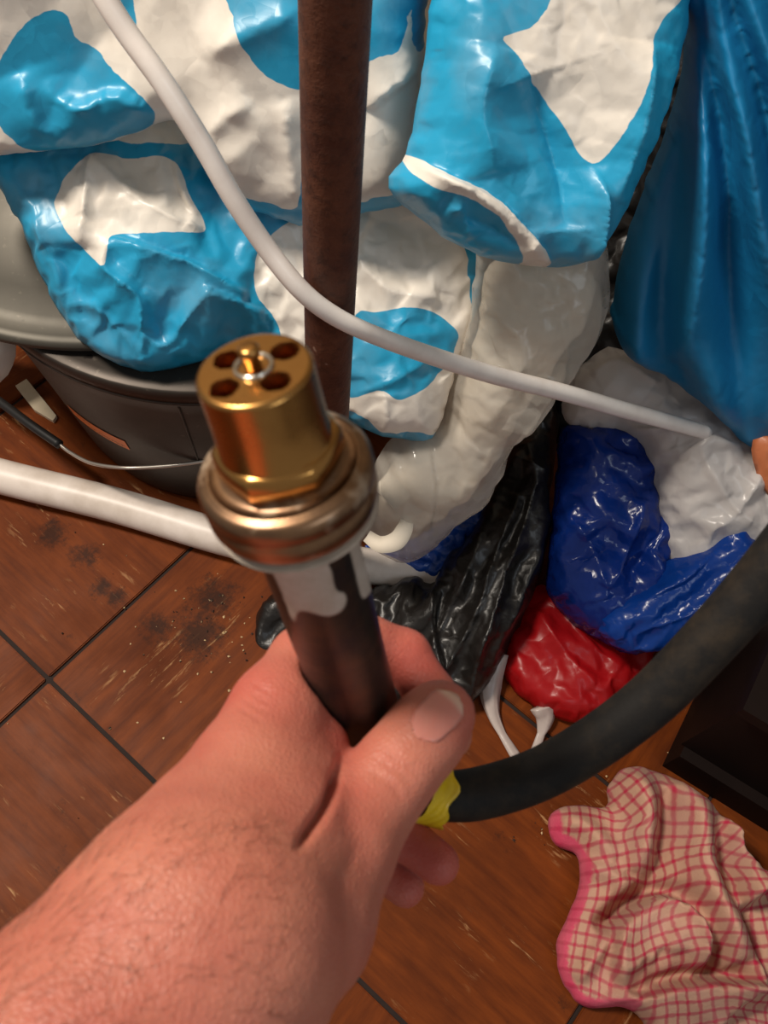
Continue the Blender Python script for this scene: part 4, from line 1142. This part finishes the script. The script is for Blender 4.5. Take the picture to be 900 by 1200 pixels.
anch = [((690, 970), (12, 1), (-2, 15)), ((735, 945), (9, -7), (7, 12)), ((800, 965), (12, 3), (-1, 15)), ((825, 1060), (12, 2), (1, 16)), ((770, 1110), (12, -4), (5, 13)),
        ((795, 1185), (13, -3), (5, 12)), ((885, 1110), (13, -1), (3, 17)), ((680, 1110), (11, 2), (-3, 14)), ((850, 985), (10, 7), (-8, 11)), ((740, 1005), (10, -2), (3, 14))]
def towel_uv(p):
    q = p + np.stack([vnoise(p, 45, 7), vnoise(p, 45, 8)], 1) * 5
    U = np.zeros((len(p), 2)); Wt = np.zeros(len(p))
    for c, up, vp in anch:
        c = o(c, float); Bi = np.linalg.inv(np.array([up, vp], float).T)
        uv0 = np.array([(c[0] - 650) / 12.0, (c[1] - 900) / 15.0])
        wt = 1 / (((q - c) ** 2).sum(1) / 900 + 0.15) ** 2.2
        U += wt[:, None] * (uv0 + (q - c) @ Bi.T); Wt += wt
    U /= Wt[:, None]
    return U[:, 0], U[:, 1]
R7 = lambda pts: [(x / 2.647 + 560, y / 2.647 + 850) for x, y in pts]
hem = [(644, 958), (648, 985), (668, 998), (679, 1020), (672, 1058), (657, 1095), (652, 1125), (660, 1155), (685, 1179), (730, 1180)]
out = [(643, 964), (651, 950), (673, 944), (709, 946), (712, 926), (726, 903), (745, 897), (764, 903), (787, 910), (809, 926), (832, 944), (851, 963), (862, 978), (867, 1001), (880, 1016), (893, 1028), (902, 1036),
       (945, 1030), (965, 1110), (960, 1270), (780, 1275), (758, 1215), (748, 1190), (722, 1180), (685, 1180), (662, 1156), (653, 1126), (654, 1099), (670, 1062), (679, 1028), (673, 1001), (651, 990)]
def amp_all(t): return np.clip(np.minimum(t, 1 - t) * 8, 0, 1)
cre = [('bump', R7([(440, 170), (490, 230), (500, 330), (480, 470)]), 0.0374, 18), ('bump', R7([(575, 210), (545, 380), (520, 500)]), -0.0204, 9),
       ('bump', R7([(610, 180), (650, 300), (660, 450), (700, 600), (770, 740)]), 0.0442, 20), ('bump', R7([(715, 320), (735, 480), (790, 600), (830, 740)]), -0.0204, 9),
       ('bump', R7([(750, 290), (800, 400), (800, 540)]), 0.0272, 13), ('bump', R7([(870, 450), (830, 520), (780, 570)]), 0.0204, 8),
       ('step', R7([(640, 790), (675, 710), (650, 620), (600, 560), (530, 545), (450, 590), (415, 640), (410, 770), (470, 830)]), .042, 55, amp_all),
       ('step', R7([(850, 860), (820, 800), (620, 800), (480, 835), (420, 790)]), .032, 45, amp_all),
       ('step', R7([(870, 860), (820, 700), (775, 600), (830, 540), (900, 500), (1000, 480)]), .034, 60, amp_all),
       ('bump', R7([(250, 300), (330, 330), (420, 430)]), 0.0170, 12), ('bump', R7([(320, 450), (400, 470), (460, 520)]), 0.0170, 11), ('bump', R7([(350, 630), (440, 580), (520, 530)]), -0.0204, 10),
       ('bump', R7([(400, 645), (350, 720), (300, 790)]), 0.0170, 10), ('step', R7([(700, 960), (800, 860), (900, 880)]), .014, 30, amp_all), ('bump', R7([(690, 800), (705, 700), (675, 600), (610, 530), (520, 515), (430, 565), (385, 640)]), -.026, 8, amp_all), ('bump', R7([(820, 775), (620, 770), (500, 800)]), -.018, 7, amp_all), ('bump', R7([(600, 620), (560, 700), (560, 790)]), 0.0102, 12)]
V, Fc, at = bag_geo(out, [(700, 960, .865), (860, 985, .845), (760, 1180, .785)], 0.020, uv=towel_uv, Tb=0.012, rim=26, step=5.5, sub=1, seed=91, creases=cre, crumple=[(55, .005, 1.0, 1.8)], edgek=0.5,
                    relax=0, soft=2, wob=1.5)
V[:, 2] = np.maximum(V[:, 2], 0.0008)
px = at.pop('px'); at['hem'] = sstep(-line_sd(px, catmull(hem, n=8))[0], -13, -10)
tag(mk('checked_towel', V, Fc, m_towel(), attrs=at), 'pink and cream checked towel crumpled on the floor', 'towel')
